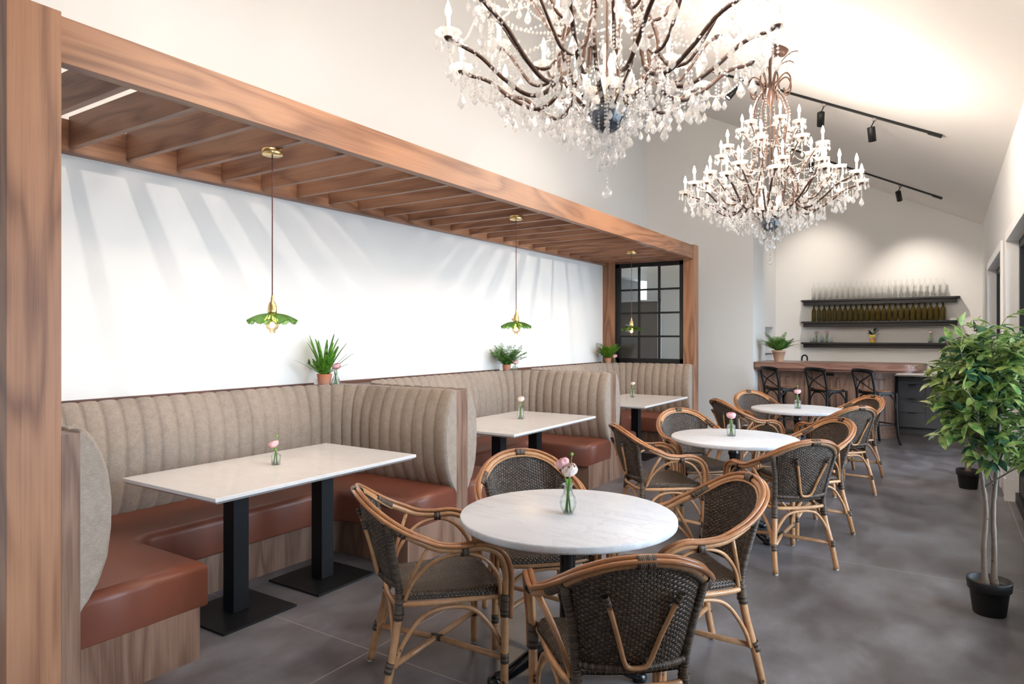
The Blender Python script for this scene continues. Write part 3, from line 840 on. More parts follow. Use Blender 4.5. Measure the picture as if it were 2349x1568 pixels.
    # the light of the candle bulbs, set inside them
    for tr, st_, en in ((1, 2, 5.2), (2, 3, 5.2), (3, 2, 4.5), (4, 2, 4.5)):
        for i in range(0, len(tips[tr]), st_):
            e = tips[tr][i][1]; point('candle_light', (e.x, e.y, e.z + .186), en, (1, .88, .77), .012, r)
    return r
def mk_hub():
    t = NT('smoked_crystal_bowl')
    return t.done(t.bsdf((.10, .12, .15), .12, spec=.9, coat=.8, metal=.5))
M['hub'] = mk_hub()
c1 = make_chandelier('nearest, largest-looking crystal chandelier, cropped by the top of the picture', -1.33, 2.86)
dup(c1, (-1.33, 6.33, Z0), .55, 'farther crystal chandelier, seen whole with its ceiling canopy')

# ---------------------------------------------------------------- track lights on the sloping ceiling
def track(label, y, xa, xb, heads, grp, hl):
    L = sqrt((xb - xa) ** 2 + (.5 * (xb - xa)) ** 2)
    t = thing('track_rail', label, 'track rail', (xb, y, ceil_z(xb) - .001), 0, 'ceiling track rails')
    o = MB().box(-L, 0, -.017, .017, -.022, 0).box(-.13, 0, -.021, .021, -.030, 0).build('rail', 'steel', t, bevel=.002)
    o.rotation_euler = (0, atan2(.5, 1), 0)
    for (x, rz, tilt, lab, tg) in heads:
        zc = ceil_z(x) - .028
        h = thing('spotlight', lab, 'spotlight', (x, y, zc), 0, 'cylinder spotlights on the ceiling tracks')
        MB().box(-.02, .02, -.015, .015, -.026, .004).build('track_adapter', simple('grey_adapter', (.25, .22, .22), .5) if 'adp' not in M else M['adp'], h, bevel=.002)
        d = (Vector(tg) - Vector((x, y, zc - .13))).normalized()
        j = Vector((-.03, 0, -.085)); MB().tube([(0, 0, -.026), tuple(j)], .006, 6).build('swivel_arm', 'steel', h)
        a0 = j - d * .05; rot = d.to_track_quat('-Z', 'Y').to_euler()
        b = MB().lathe([(0, .05), (.036, .05), (.038, .047), (.038, -.10), (.034, -.10), (.032, -.085), (0, -.085)], n=24).build('housing', 'steel', h)
        b.location = j + d * .05; b.rotation_euler = rot
        ln = MB().lathe([(0, -.086), (.031, -.086)], n=20).build('lens', 'led', b)
        p = Vector((x, y, zc)) + b.location + d * .09
        spot('spot_beam', p, tg, 85 if tg[0] < -4 else 110, (1, .92, .82) if tg[0] < -4 else (1, .90, .79), 100 if tg[0] < -4 else 75, 1.0, .045)
M['adp'] = simple('grey_adapter', (.25, .22, .22), .5)
track('dark ceiling track nearer the camera, right of the far chandelier', 7.88, -2.3, -.02,
      [(-2.0, 0, 0, 'spotlight on the nearer track, behind the far chandelier', (-4.38, 6.6, 1.2)), (-1.10, 0, 0, 'spotlight on the nearer track, half hidden by the chandelier candles', (-1.7, 11.0, .2)),
       (-.62, 0, 0, 'spotlight on the nearer track with its whole cylinder clear of the chandelier', (-.4, 9.2, .3))], 0, 0)
track('dark ceiling track farther away, above the bar', 11.45, -2.5, -.03,
      [(-.56, 0, 0, 'spotlight on the farther track, above the bottle shelves', (-.3, 12.7, 2.0)),
       (-1.75, 0, 0, 'spotlight on the farther track, behind the chandelier', (-1.9, 12.6, 2.3))], 0, 0)

track('dark ceiling track above the nearest booth', 1.45, -3.6, -1.4,
      [(-2.2, 0, 0, 'spotlight above the nearest booth, aimed at the booth wall', (-4.38, 3.2, 1.3))], 0, 0)
# ---------------------------------------------------------------- round cafe tables
def make_round_table(label):
    t = thing('round_table', label, 'table', (0, 0, 0), 0, 'round marble cafe tables')
    R = .475
    MB().lathe([(0, .718), (R - .006, .718), (R - .001, .723), (R, .728), (R, .744), (R - .002, .748), (R - .006, .75), (0, .75)], n=96).build('tabletop', 'marble', t)
    m = MB().lathe([(0, .10), (.050, .10), (.056, .13), (.058, .16), (.046, .175), (.050, .19), (.040, .215), (.036, .24), (.034, .36), (.040, .375), (.041, .39), (.034, .405), (.034, .60), (.042, .615), (.044, .63), (.038, .645), (.040, .67), (.055, .70), (.13, .708), (.15, .717), (0, .717)], n=48, fn=lambda a, r: 1 - (.05 * (abs(sin(6 * a)) < .45) if r < .037 else 0))
    m.build('column', 'black_gloss', t)
    for k in range(4):
        a = pi / 4 + k * pi / 2; ca, sa = cos(a), sin(a)
        pr = catmull([(.02, .15), (.07, .165), (.14, .135), (.21, .085), (.27, .045), (.315, .028)], 4)
        pts = [(p.x * ca, p.x * sa, p.y) for p in [Vector((q[0], q[1], 0)) for q in pr]]
        f = MB().tube(pts, [.040 - .016 * i / (len(pts) - 1) for i in range(len(pts))], 10, flat=1.0)
        f.tube([(p[0], p[1], p[2] + .030 - .014 * i / len(pts)) for i, p in enumerate(pts)], .012, 6)
        f.lathe([(0, 0), (.028, 0), (.034, .012), (.033, .026), (.022, .040), (0, .044)], (.322 * ca, .322 * sa, 0), 14)
        f.build('foot', 'black_gloss', t)
    return t
TB = [(-1.40, 2.60), (-1.38, 5.29), (-1.35, 7.77)]
rt = make_round_table('round marble table nearest the camera, with three ranunculus stems')
rt.location = (TB[0][0], TB[0][1], 0); rt.rotation_euler = (0, 0, -.15)
dup(rt, (TB[1][0], TB[1][1], 0), .3, 'middle round marble table with one pink flower in a bottle vase')
dup(rt, (TB[2][0], TB[2][1], 0), .1, 'farthest round marble table, in front of the bar stools')

# ---------------------------------------------------------------- rattan armchair
def make_chair(label):
    c = thing('rattan_armchair', label, 'chair', (0, 0, 0), 0, 'rattan armchairs round the marble tables')
    half = [(.255, .232, .33), (.258, .235, .44), (.266, .232, .535), (.276, .195, .615), (.284, .12, .655), (.288, .03, .655), (.288, -.06, .668), (.280, -.135, .705), (.258, -.200, .742), (.222, -.265, .792), (.172, -.318, .842), (.102, -.350, .877), (.042, -.361, .889), (0, -.363, .891)]
    ctrl = half + [(-x, y, z) for x, y, z in half[-2::-1]]
    P = catmull(ctrl, 6)
    # frame along the rail: O points away from the sitter, B across
    cen = Vector((0, .02, .42)); n = len(P); Os = []; Bs = []
    for i, p in enumerate(P):
        T = (P[min(i + 1, n - 1)] - P[max(i - 1, 0)]).normalized()
        o = Vector((p.x * .25, p.y - .02, (p.z - .42) * 1.25)); 
        if p.z < .5: o = Vector((p.x * .2, .3, 0))
        o = o - T * o.dot(T); o.normalize(); Os.append(o); Bs.append(T.cross(o))
    def rail(do, db, r, a=0, b=None):
        b = b or n
        return [P[i] + Os[i] * do + Bs[i] * db for i in range(a, b)], r
    m = MB(); q, r = rail(0, 0, .0165); m.tube(q, r, 10)
    m.build('arm_rail', 'cane', c)
    m = MB()
    for do, db in ((.0225, .0098), (.0225, -.0098)):
        q, r = rail(do, db, .0102); m.tube(q, r, 8)
    m.build('edge_cane', 'cane_edge', c)
    m = MB(); i0 = int(n * .30); i1 = n - i0
    sgn = 1
    q = [P[i] - Os[i] * .017 + Vector((0, .010, 0)) for i in range(i0, i1)]; m.tube(q, .0065, 8)
    m.build('inner_cane', 'cane', c)
    # legs
    for s in (1, -1):
        MB().tube(catmull([(s * .255, .228, 0.006), (s * .256, .229, .18), (s * .256, .231, .345)], 4), .0175, 10).build('leg', 'cane', c)
        MB().tube(catmull([(s * .222, -.285, .006), (s * .213, -.252, .15), (s * .188, -.222, .30), (s * .180, -.208, .40)], 4), .0175, 10).build('leg', 'cane', c)
    for (x, y) in ((.255, .228), (-.255, .228), (.222, -.286), (-.222, -.286)):
        MB().lathe([(0, 0), (.013, 0), (.014, .003), (.014, .010), (0, .010)], (x, y, 0), 12).build('glide', 'plastic', c)
    # back posts, wrapped
    for s in (1, -1):
        MB().tube(catmull([(s * .178, -.205, .36), (s * .180, -.212, .48), (s * .196, -.238, .62), (s * .222, -.258, .755), (s * .224, -.264, .785)], 5), .0165, 10).build('back_post', 'wrap', c)
    MB().tube(catmull([(.180, -.214, .488), (.11, -.246, .486), (0, -.262, .485), (-.11, -.246, .486), (-.180, -.214, .488)], 6), .0135, 10).build('back_crossbar', 'wrap', c)
    # woven back panel
    bot = catmull([(.170, -.202, .470), (.11, -.234, .470), (0, -.250, .470), (-.11, -.234, .470), (-.170, -.202, .470)], 8)
    top = [P[i] - Os[i] * .012 + Vector((0, .002, 0)) for i in range(int(n * .350), n - int(n * .350))]
    def samp(L, t):
        f = t * (len(L) - 1); i = min(int(f), len(L) - 2); return L[i].lerp(L[i + 1], f - i)
    m = MB()
    def pan(u, v):
        a = samp(bot, u); b = samp(top, u); p = a.lerp(b, v)
        p = p + Vector((0, -.028 * sin(pi * v) * (1 - abs(2 * u - 1) ** 3) * .8, 0))
        # side edges follow the posts rather than a straight line
        return tuple(p)
    m.grid(pan, 28, 20, uvfn=lambda u, v: (u * .50, v * .38 * (.75 + .25 * sin(pi * u)) + .0))
    m.build('back_panel', 'weave', c, solid=.009)
    # woven cover over the back bow, seen from behind
    q = [P[i] - Os[i] * .014 + Vector((0, -.007, 0)) for i in range(int(n * .350), n - int(n * .350))]
    MB().tube(q, .0125, 10).build('back_binding', 'wrap', c)
    # V brace
    v = [(.118, -.350, .770), (.100, -.338, .72), (.062, -.302, .585), (.040, -.285, .515), (.020, -.279, .495), (-.020, -.279, .495), (-.040, -.285, .515), (-.062, -.302, .585), (-.100, -.338, .72), (-.118, -.350, .770)]
    MB().tube(catmull(v, 5), .0082, 8).build('back_brace', 'cane', c)
    # seat
    def seat(u, v):
        s = 2 * u - 1; y = -.215 + .475 * v
        w = .186 + .059 * min(1, v * 1.3)
        # rounded corners
        e = max(0, v - .80) / .20; w *= (1 - .10 * e * e)
        e2 = max(0, .10 - v) / .10; w *= (1 - .06 * e2 * e2)
        x = s * w
        z = .448 + .010 * s * s - .018 * (1 - s * s) * sin(pi * v) 
        if v > .86: z -= .055 * ((v - .86) / .14) ** 2; y -= .020 * ((v - .86) / .14) ** 3
        y += .016 * (1 - s * s) * v
        if abs(s) > .90: z -= .030 * ((abs(s) - .90) / .10) ** 1.5
        return (x, y, z)
    m = MB(); m.grid(seat, 30, 26, uvfn=lambda u, v: (u * .46, v * .50)); m.build('seat', 'weave_seat', c, solid=.012)
    rp = catmull([(.235, .15, .418), (.225, -.05, .414), (.184, -.195, .410), (.10, -.232, .408), (-.10, -.232, .408), (-.184, -.195, .410), (-.225, -.05, .414), (-.235, .15, .418), (-.226, .225, .412), (-.10, .248, .405), (.10, .248, .405), (.226, .225, .412)], 6, True)
    MB().tube(rp, .0125, 8, closed=True).build('seat_rail', 'cane', c)
    # under-arm arches and under-seat arches
    for s in (1, -1):
        MB().tube(catmull([(s * .190, -.188, .425), (s * .218, -.150, .52), (s * .262, -.06, .608), (s * .281, .045, .634), (s * .278, .13, .600), (s * .266, .195, .52), (s * .256, .212, .43)], 6), .0088, 8).build('arm_brace', 'cane', c)
        MB().tube([(s * .284, -.105, .682), (s * .240, -.145, .58), (s * .192, -.192, .452)], .0088, 8).build('arm_strut', 'cane', c)
        MB().tube(catmull([(s * .240, .222, .16), (s * .240, .205, .24), (s * .236, .13, .345), (s * .230, .06, .385), (s * .220, -.05, .385), (s * .212, -.13, .345), (s * .208, -.205, .24), (s * .214, -.232, .16)], 5), .0098, 8).build('leg_brace', 'cane', c)
    MB().tube(catmull([(-.242, .232, .16), (-.235, .236, .24), (-.15, .244, .345), (-.07, .246, .380), (.07, .246, .380), (.15, .244, .345), (.235, .236, .24), (.242, .232, .16)], 5), .0098, 8).build('leg_brace', 'cane', c)
    MB().tube(catmull([(-.204, -.250, .16), (-.196, -.236, .24), (-.13, -.234, .345), (-.06, -.236, .382), (.06, -.236, .382), (.13, -.234, .345), (.196, -.236, .24), (.204, -.250, .16)], 5), .0098, 8).build('leg_brace', 'cane', c)
    for s in (1, -1):
        MB().tube([(s * .256, .228, .155), (0, -.015, .168), (-s * .214, -.250, .165)], .0130, 8).build('stretcher', 'cane', c)
    # wrapped bindings
    def btube(pts, r, n_=10):
        MB().tube(pts, r, n_).build('binding', 'wrap', c)
    def band(p0, p1, r, k=8): btube([Vector(p0).lerp(Vector(p1), i / 4) for i in range(5)], r)
    for s in (1, -1):
        band((s * .256, .231, .335), (s * .257, .233, .430), .0215); band((s * .2565, .2285, .135), (s * .2565, .229, .178), .0185)
        band((s * .246, .224, .21), (s * .252, .229, .235), .0175)
        band((s * .217, -.262, .145), (s * .214, -.250, .185), .0185); band((s * .184, -.215, .345), (s * .179, -.207, .43), .0205)
    band((-.022, -.033, .165), (.022, .003, .171), .0165)
    mid = n // 2
    btube([P[i] + Os[i] * .008 for i in range(mid - 4, mid + 5)], .0270, 12)
    ia = [i for i in range(n) if abs(P[i].y - .045) < .030 and P[i].z > .6]
    for grp in ([i for i in ia if P[i].x > 0], [i for i in ia if P[i].x < 0]):
        if len(grp) > 1: btube([P[i] - Vector((0, 0, .008)) for i in grp], .0255)
    for s in (1, -1): band((s * .024, -.270, .487), (s * .036, -.276, .510), .0115); band((s * .106, -.342, .738), (s * .120, -.352, .775), .0115)
    for s in (1, -1):
        q = [P[i] for i in range(n) if (P[i].x * s > 0 and -.265 < P[i].y < -.185 and P[i].z > .7)]
        if len(q) > 1: btube(q, .0215)
    for o in c.children:      # overall height of the real chair is 0.85 m
        for vv in o.data.vertices:
            if vv.co.z > .60: vv.co.z = .60 + (vv.co.z - .60) * .86
    return c
CH = [  # table index, angle of the chair seen from the table centre, distance, turn, label
    (0, -155, .58, 26, 'rattan armchair at the near round table, on its booth side, arms toward the table'),
    (0, 135, .60, 0, 'rattan armchair behind the near round table, facing the camera'),
    (0, -45.8, .595, -5, 'rattan armchair in the foreground with its woven back to the camera'),
    (0, 49.4, .56, -5, 'rattan armchair on the right of the near round table, seen side-on'),
    (1, -138, .60, 0, 'rattan armchair on the left of the middle round table, seen from its side'),
    (1, 135, .60, 0, 'rattan armchair on the booth side behind the middle round table'),
    (1, -45, .60, 0, 'rattan armchair in front of the middle round table, its back to the camera'),
    (1, 45, .60, 0, 'rattan armchair on the right behind the middle round table'),
    (2, -135, .60, 0, 'rattan armchair on the left of the farthest round table, before the white wall'),
    (2, 135, .60, 0, 'rattan armchair at the back left of the farthest round table, below the first bar stool'),
    (2, -45, .60, 0, 'rattan armchair in front of the farthest round table, its back to the camera'),
    (2, 45, .60, 0, 'rattan armchair right behind the farthest round table, before the third stool'),
]
ch0 = make_chair(CH[0][4])
for i, (t, ang, d, turn, lab) in enumerate(CH):
    a = radians(ang); x = TB[t][0] + d * cos(a); y = TB[t][1] + d * sin(a)
    rz = a + pi / 2 + radians(turn)      # chair faces +Y locally; toward the table centre
    if i == 0: ch0.location = (x, y, 0); ch0.rotation_euler = (0, 0, rz)
    else: dup(ch0, (x, y, 0), rz, lab)

# ---------------------------------------------------------------- bar
bar = thing('bar_counter', 'walnut bar counter with panelled front, thick rounded top and curved end', 'bar counter', (-1.6, 11.6, 0))
def BP(mb, name, mat, **k):
    mb.v = [(x + 1.6, y - 11.6, z) for x, y, z in mb.v]; return mb.build(name, mat, bar, **k)
yf = 11.36; xe = -1.02; rr = .36     # body front, straight part end, corner radius
def bar_plan(off, z0, z1, mat, name, n=16, bevel=0, smooth=False, xl=-2.575, back=12.0):
    cx_, cy2 = xe, yf + rr
    pts = [(xl, yf - off)] + [(cx_ + (rr + off) * sin(t), cy2 - (rr + off) * cos(t)) for t in [pi / 2 * i / n for i in range(n + 1)]] + [(xe + rr + off, back), (xl, back)]
    m = MB(); m.prism(pts, z0, z1); return BP(m, name, mat, bevel=bevel)
bar_plan(0, .0, 1.0, 'walnut_bar', 'bar_body')
bar_plan(.035, 0, .075, 'walnut_bar', 'skirting', bevel=.012)
bar_plan(.022, .075, .13, 'walnut_bar', 'skirting_moulding', bevel=.010)
bar_plan(.030, .955, 1.0, 'walnut_bar', 'crown_moulding', bevel=.012)
# raised panel mouldings, one frame per bay
for k in range(5):
    a = -2.50 + k * .365; b_ = a + .30
    m = MB(); y1, y0_ = yf, yf - .014; z0, z1 = .20, .90
    m.box(a, b_, y0_, y1, z0, z0 + .022).box(a, b_, y0_, y1, z1 - .022, z1).box(a, a + .022, y0_, y1, z0, z1).box(b_ - .022, b_, y0_, y1, z0, z1)
    BP(m, 'front_panel', 'walnut_bar', bevel=.004)
m = MB()
for t0, t1 in ((.18, 1.35),):
    n = 10
    for (za, zb) in ((.20, .222), (.878, .90)):
        ip = [(xe + (rr + .014) * sin(t0 + (t1 - t0) * i / n), yf + rr - (rr + .014) * cos(t0 + (t1 - t0) * i / n)) for i in range(n + 1)]
        jp = [(xe + (rr - .01) * sin(t0 + (t1 - t0) * i / n), yf + rr - (rr - .01) * cos(t0 + (t1 - t0) * i / n)) for i in range(n, -1, -1)]
        m.prism(ip + jp, za, zb)
    for tt in (t0, t1):
        p = Vector((xe + (rr + .002) * sin(tt), yf + rr - (rr + .002) * cos(tt), 0)); m.tube([(p.x, p.y, .20), (p.x, p.y, .90)], .012, 8)
BP(m, 'end_panel', 'walnut_bar')
# thick top with a bullnose, long rounded end
m = MB(); ov = .30; xt = -.62; rt_ = .40; cyt = yf - ov + rt_
plan = [(-2.575, yf - ov)] + [(xt + rt_ * sin(t), cyt - rt_ * cos(t)) for t in [pi / 2 * i / 14 for i in range(15)]] + [(xt + rt_ * cos(t), 11.66 + rt_ * sin(t)) for t in [pi / 2 * i / 12 for i in range(13)]] + [(-2.575, 11.66 + rt_)]
m.prism(plan, 1.035, 1.128); BP(m, 'bar_top', 'walnut_top', bevel=.034, bseg=5)
m = MB(); s = .045; plan2 = [(-2.575, yf - ov + s)] + [(xt + (rt_ - s) * sin(t), cyt - (rt_ - s) * cos(t)) for t in [pi / 2 * i / 14 for i in range(15)]] + [(xt + (rt_ - s) * cos(t), 11.66 + (rt_ - s) * sin(t)) for t in [pi / 2 * i / 12 for i in range(13)]] + [(-2.575, 11.66 + rt_ - s)]
m.prism(plan2, 1.0, 1.04); BP(m, 'top_moulding', 'walnut_top', bevel=.015, bseg=3)
m = MB().box(-1.56, -1.44, yf - .036, yf - .028, .925, .965); BP(m, 'outlet', 'black', bevel=.003)

# back counter of drawers under the shelves
cab = thing('back_cabinet', 'charcoal drawer cabinets with white top behind the bar end', 'cabinet', (-.8, 12.45, 0))
def CP(mb, name, mat, par=cab, **k):
    mb.v = [(x + .8, y - 12.45, z) for x, y, z in mb.v]; return mb.build(name, mat, par, **k)
yc = 12.20
CP(MB().box(-2.57, XR - .02, yc + .02, YB - .003, .10, .905), 'carcass', 'charcoal')
CP(MB().box(-2.57, XR - .02, yc + .07, YB - .003, 0, .10), 'toe_kick', 'charcoal')
CP(MB().box(-2.57, XR - .02, yc - .02, YB - .003, .905, .93), 'worktop', 'quartz', bevel=.002)
CP(MB().box(-.70, -.635, yc - .001, yc + .02, .55, .90), 'undercounter_fridge', 'charcoal_dark')
for (za, zb) in ((.785, .90), (.56, .78), (.34, .555), (.105, .335)):
    d = CP(MB().box(-.625, -.255, yc, yc + .02, za, zb), 'drawer', 'charcoal', bevel=.0015)
    h = CP(MB().box(-.49, -.39, yc - .012, yc + .004, zb - .008, zb + .001), 'handle', 'black', par=d)
CP(MB().box(-.25, XR - .03, yc, yc + .02, .105, .90), 'door', 'charcoal', bevel=.0015)
CP(MB().box(-2.0, -.70, yc, yc + .02, .105, .90), 'door', 'charcoal', bevel=.0015)

fc = thing('tap', 'dark gooseneck tap behind the bar top beside the potted fern', 'tap', (-2.07, 12.33, .93))
MB().tube(catmull([(0, 0, 0), (0, 0, .20), (.01, -.01, .26), (.05, -.03, .285), (.09, -.05, .26), (.095, -.052, .19)], 6), .013, 10).build('spout', 'steel', fc)
MB().lathe([(0, 0), (.026, 0), (.026, .012), (.018, .018), (.018, .07), (0, .07)], n=16).build('base', 'steel', fc)

# shelves
def shelf(z, label):
    s = thing('wall_shelf', label, 'shelf', (-.96, YB - .1, z), 0, 'long black shelves above the back counter')
    x0, x1 = -2.13 + .96, .20 + .96; d0, d1 = -.12, .098
    pl = [(x0, d1), (x0, d0 + .05), (x0 + .02, d0 + .015), (x0 + .06, d0)] + [(x1 - .06, d0), (x1 - .02, d0 + .015), (x1, d0 + .05), (x1, d1)]
    MB().prism(pl, -.028, 0).build('board', 'shelf', s, bevel=.004)
    MB().box(x0 + .04, x1 - .04, d0 + .06, d1, -.092, -.028).build('bracket_rail', 'shelf', s, bevel=.002)
shelf(2.170, 'topmost of the three black wall shelves, holding clear bottles')
shelf(1.795, 'middle black wall shelf holding the row of brown bottles')
shelf(1.432, 'lowest black wall shelf, with bud vases and a yellow can')

# bottles, all individual
def make_bottle(mat, label, group):
    b = MB().lathe([(0, .012), (.018, .004), (.030, 0), (.0355, .004), (.037, .012), (.037, .178), (.035, .192), (.026, .210), (.017, .224), (.0145, .236), (.0138, .286), (.016, .288), (.016, .298), (.012, .300), (.0112, .298), (.0112, .24), (.022, .212), (.0325, .19), (.0345, .176), (.0345, .014), (0, .016)], n=20).build('glass_bottle', mat)
    return tag(b, label, 'bottle', group)
for (mat, z, n, lab, grp) in (('glass_clear', 2.171, 24, 'clear glass bottle in the row on the topmost black shelf', 'clear bottles on the top shelf'), ('amber', 1.796, 24, 'olive brown glass bottle in the row on the middle black shelf', 'brown bottles on the middle shelf')):
    b0 = make_bottle(mat, lab, grp)
    for i in range(n):
        o = b0 if i == 0 else b0.copy()
        if i: COL.objects.link(o)
        ORD = 'first second third fourth fifth sixth seventh eighth ninth tenth eleventh twelfth'.split()
        side = 'left' if i < 12 else 'right'; od = ORD[i if i < 12 else 23 - i]
        o['label'] = lab.replace(' in the row', ', %s from the %s' % (od, side))
        o.location = (-1.925 + (1.925 - .03) * i / (n - 1), YB - .115, z)

# ---------------------------------------------------------------- bar stools
def make_stool(label):
    s = thing('bar_stool', label, 'bar stool', (0, 0, 0), 0, 'black cross-back bar stools')
    K = 'black'
    for q in (1, -1):
        MB().tube(catmull([(q * .185, -.205, 0), (q * .180, -.185, .20), (q * .178, -.170, .50), (q * .180, -.172, .72), (q * .188, -.195, .86), (q * .195, -.235, 1.03)], 5), [.0165] * 26, 8).build('leg', K, s)
        MB().tube(catmull([(q * .205, .225, 0), (q * .190, .195, .15), (q * .182, .180, .45), (q * .180, .175, .735)], 5), .0165, 8).build('leg', K, s)
    m = MB(); m.prism([(.20 * sgn_(cos(t)) * abs(cos(t)) ** .6, .20 * sgn_(sin(t)) * abs(sin(t)) ** .6) for t in [2 * pi * i / 32 for i in range(32)]], .715, .748); m.build('seat', K, s, bevel=.008)
    m = MB(); m.prism([(.165 * sgn_(cos(t)) * abs(cos(t)) ** .6, .165 * sgn_(sin(t)) * abs(sin(t)) ** .6) for t in [2 * pi * i / 32 for i in range(32)]], .7485, .757); m.build('seat_pad', simple('tan_rattan_pad', (.24, .11, .05), .6) if 'pad' not in M else M['pad'], s, bevel=.004)
    # curved top rail
    g = MB(); tr = catmull([(-.210, -.232, 1.03), (-.14, -.262, 1.045), (0, -.285, 1.05), (.14, -.262, 1.045), (.210, -.232, 1.03)], 6)
    vs = []; 
    for p in tr:
        for (dy, dz) in ((-.009, -.026), (.009, -.026), (.011, .022), (0, .031), (-.011, .022)): vs.append((p.x, p.y + dy, p.z + dz))
    n = len(tr); fs = [(i * 5 + j, (i + 1) * 5 + j, (i + 1) * 5 + (j + 1) % 5, i * 5 + (j + 1) % 5) for i in range(n - 1) for j in range(5)] + [(4, 3, 2, 1, 0), tuple((n - 1) * 5 + j for j in range(5))]
    g.add(vs, fs, None, True); g.build('top_rail', K, s)
    for q in (1, -1):
        MB().tube(catmull([(q * .190, -.225, 1.005), (q * .08, -.262, .93), (0, -.255 - q * .006, .885), (-q * .10, -.215, .82), (-q * .178, -.160, .765), (-q * .190, -.02, .742)], 6), .0085, 8).build('cross_brace', K, s)
        # bent arches under the seat
        MB().tube(catmull([(q * .178, -.160, .50), (q * .178, -.150, .60), (q * .180, -.08, .690), (q * .18, 0, .708), (q * .18, .08, .690), (q * .180, .150, .60), (q * .180, .165, .50)], 5), .0085, 8).build('seat_arch', K, s)
        MB().tube(catmull([(-.166, q * .172, .50), (-.155, q * .172, .60), (-.08, q * .175, .690), (0, q * .175, .708), (.08, q * .175, .690), (.155, q * .172, .60), (.166, q * .172, .50)], 5), .0085, 8).build('seat_arch', K, s)
    rg = [(.19 * sgn_(cos(t)) * abs(cos(t)) ** .5, .19 * sgn_(sin(t)) * abs(sin(t)) ** .5, .285) for t in [2 * pi * i / 32 for i in range(32)]]
    MB().tube(rg, .0095, 8, closed=True).build('footrest', K, s)
    return s
def sgn_(x): return 1 if x >= 0 else -1
M['pad'] = simple('tan_rattan_pad', (.24, .11, .05), .6)
st0 = make_stool('first black cross-back bar stool, at the left end of the bar'); st0.location = (-2.12, 10.88, 0); st0.rotation_euler = (0, 0, radians(-42))
dup(st0, (-1.47, 10.88, 0), radians(-40), 'middle black cross-back bar stool, between the other two')
dup(st0, (-.83, 10.86, 0), radians(-46), 'third black cross-back bar stool, at the rounded end of the bar')

# ---------------------------------------------------------------- vases and ranunculus
VP_ = {  # outer profiles (r, z)
 'jar':    [(.022, 0), (.0245, .003), (.029, .05), (.0295, .056), (.022, .062), (.012, .066), (.0115, .072), (.017, .078), (.016, .080)],
 'bottle': [(.024, 0), (.026, .003), (.026, .072), (.022, .082), (.012, .090), (.011, .104), (.015, .108), (.014, .110)],
 'bellied':[(.018, 0), (.020, .003), (.030, .025), (.033, .042), (.028, .058), (.029, .062), (.022, .072), (.017, .082), (.0155, .104), (.0225, .110), (.022, .113)],
 'milk':   [(.031, 0), (.034, .004), (.034, .070), (.030, .086), (.014, .096), (.0125, .112), (.0165, .120), (.015, .122)],
 'tear':   [(.018, 0), (.026, .010), (.030, .028), (.024, .050), (.014, .070), (.010, .085), (.012, .098), (.011, .100)],
 'cup':    [(.026, 0), (.030, .003), (.031, .055), (.026, .062), (.029, .072), (.028, .074)],
}
def vase(kind, loc, label, grp='glass bud vases', s=1.0, water=True, flutes=0):
    t = thing('bud_vase', label, 'vase', loc, 0, grp)
    pr = [(r * s, z * s) for r, z in VP_[kind]]
    inner = [(max(r - .0022, .0015), max(z, .004)) for r, z in pr][::-1]
    f = (lambda a, r: 1 + .035 * abs(sin(flutes * a))) if flutes else None
    m = MB().lathe([(0, 0)] + pr + inner + [(0, .004)], n=40 if flutes else 28, fn=f); m.build('glass', 'glass_vase', t)
    if water:
        w = [(max(r - .0030, .001), max(z, .005)) for r, z in pr if z < .055 * s]
        MB().lathe([(0, .005)] + w + [(0, w[-1][1])], n=24).build('water', 'water', t)
    return t
def blossom(m, c, R, axis, rnd, layers=5):
    """layered ranunculus: nested cupped petals round an axis"""
    ax = Vector(axis).normalized(); q = Vector((0, 0, 1)).rotation_difference(ax); c = Vector(c)
    for L in range(layers):
        f = (L + 1) / layers; rad = R * (.30 + .70 * f); npet = 4 + L; op = .35 + 1.15 * f ** 1.3
        for k in range(npet):
            a0 = 2 * pi * (k + .5 * (L % 2)) / npet + rnd.uniform(-.15, .15); wd = 2 * pi / npet * .78
            k1 = rnd.uniform(.94, 1.06)
            def pf(u, v):
                a = a0 + (u - .5) * 2 * wd * (.55 + .45 * sin(pi * min(v * .9 + .1, 1)))
                th = op * (v * 1.25)                       # polar angle from below
                el = -pi / 2 + (pi * (.92 - .30 * f)) * v
                rr = rad * k1 * (1 + .045 * sin(9 * a + L) * v ** 3)
                edge = (2 * u - 1) ** 2 * .10 * rr * v
                p = Vector((rr * cos(el) * cos(a), rr * cos(el) * sin(a), rr * .82 * sin(el) - edge + R * .12 * (1 - f)))
                return tuple(c + q @ p)
            m.grid(pf, 6, 7)
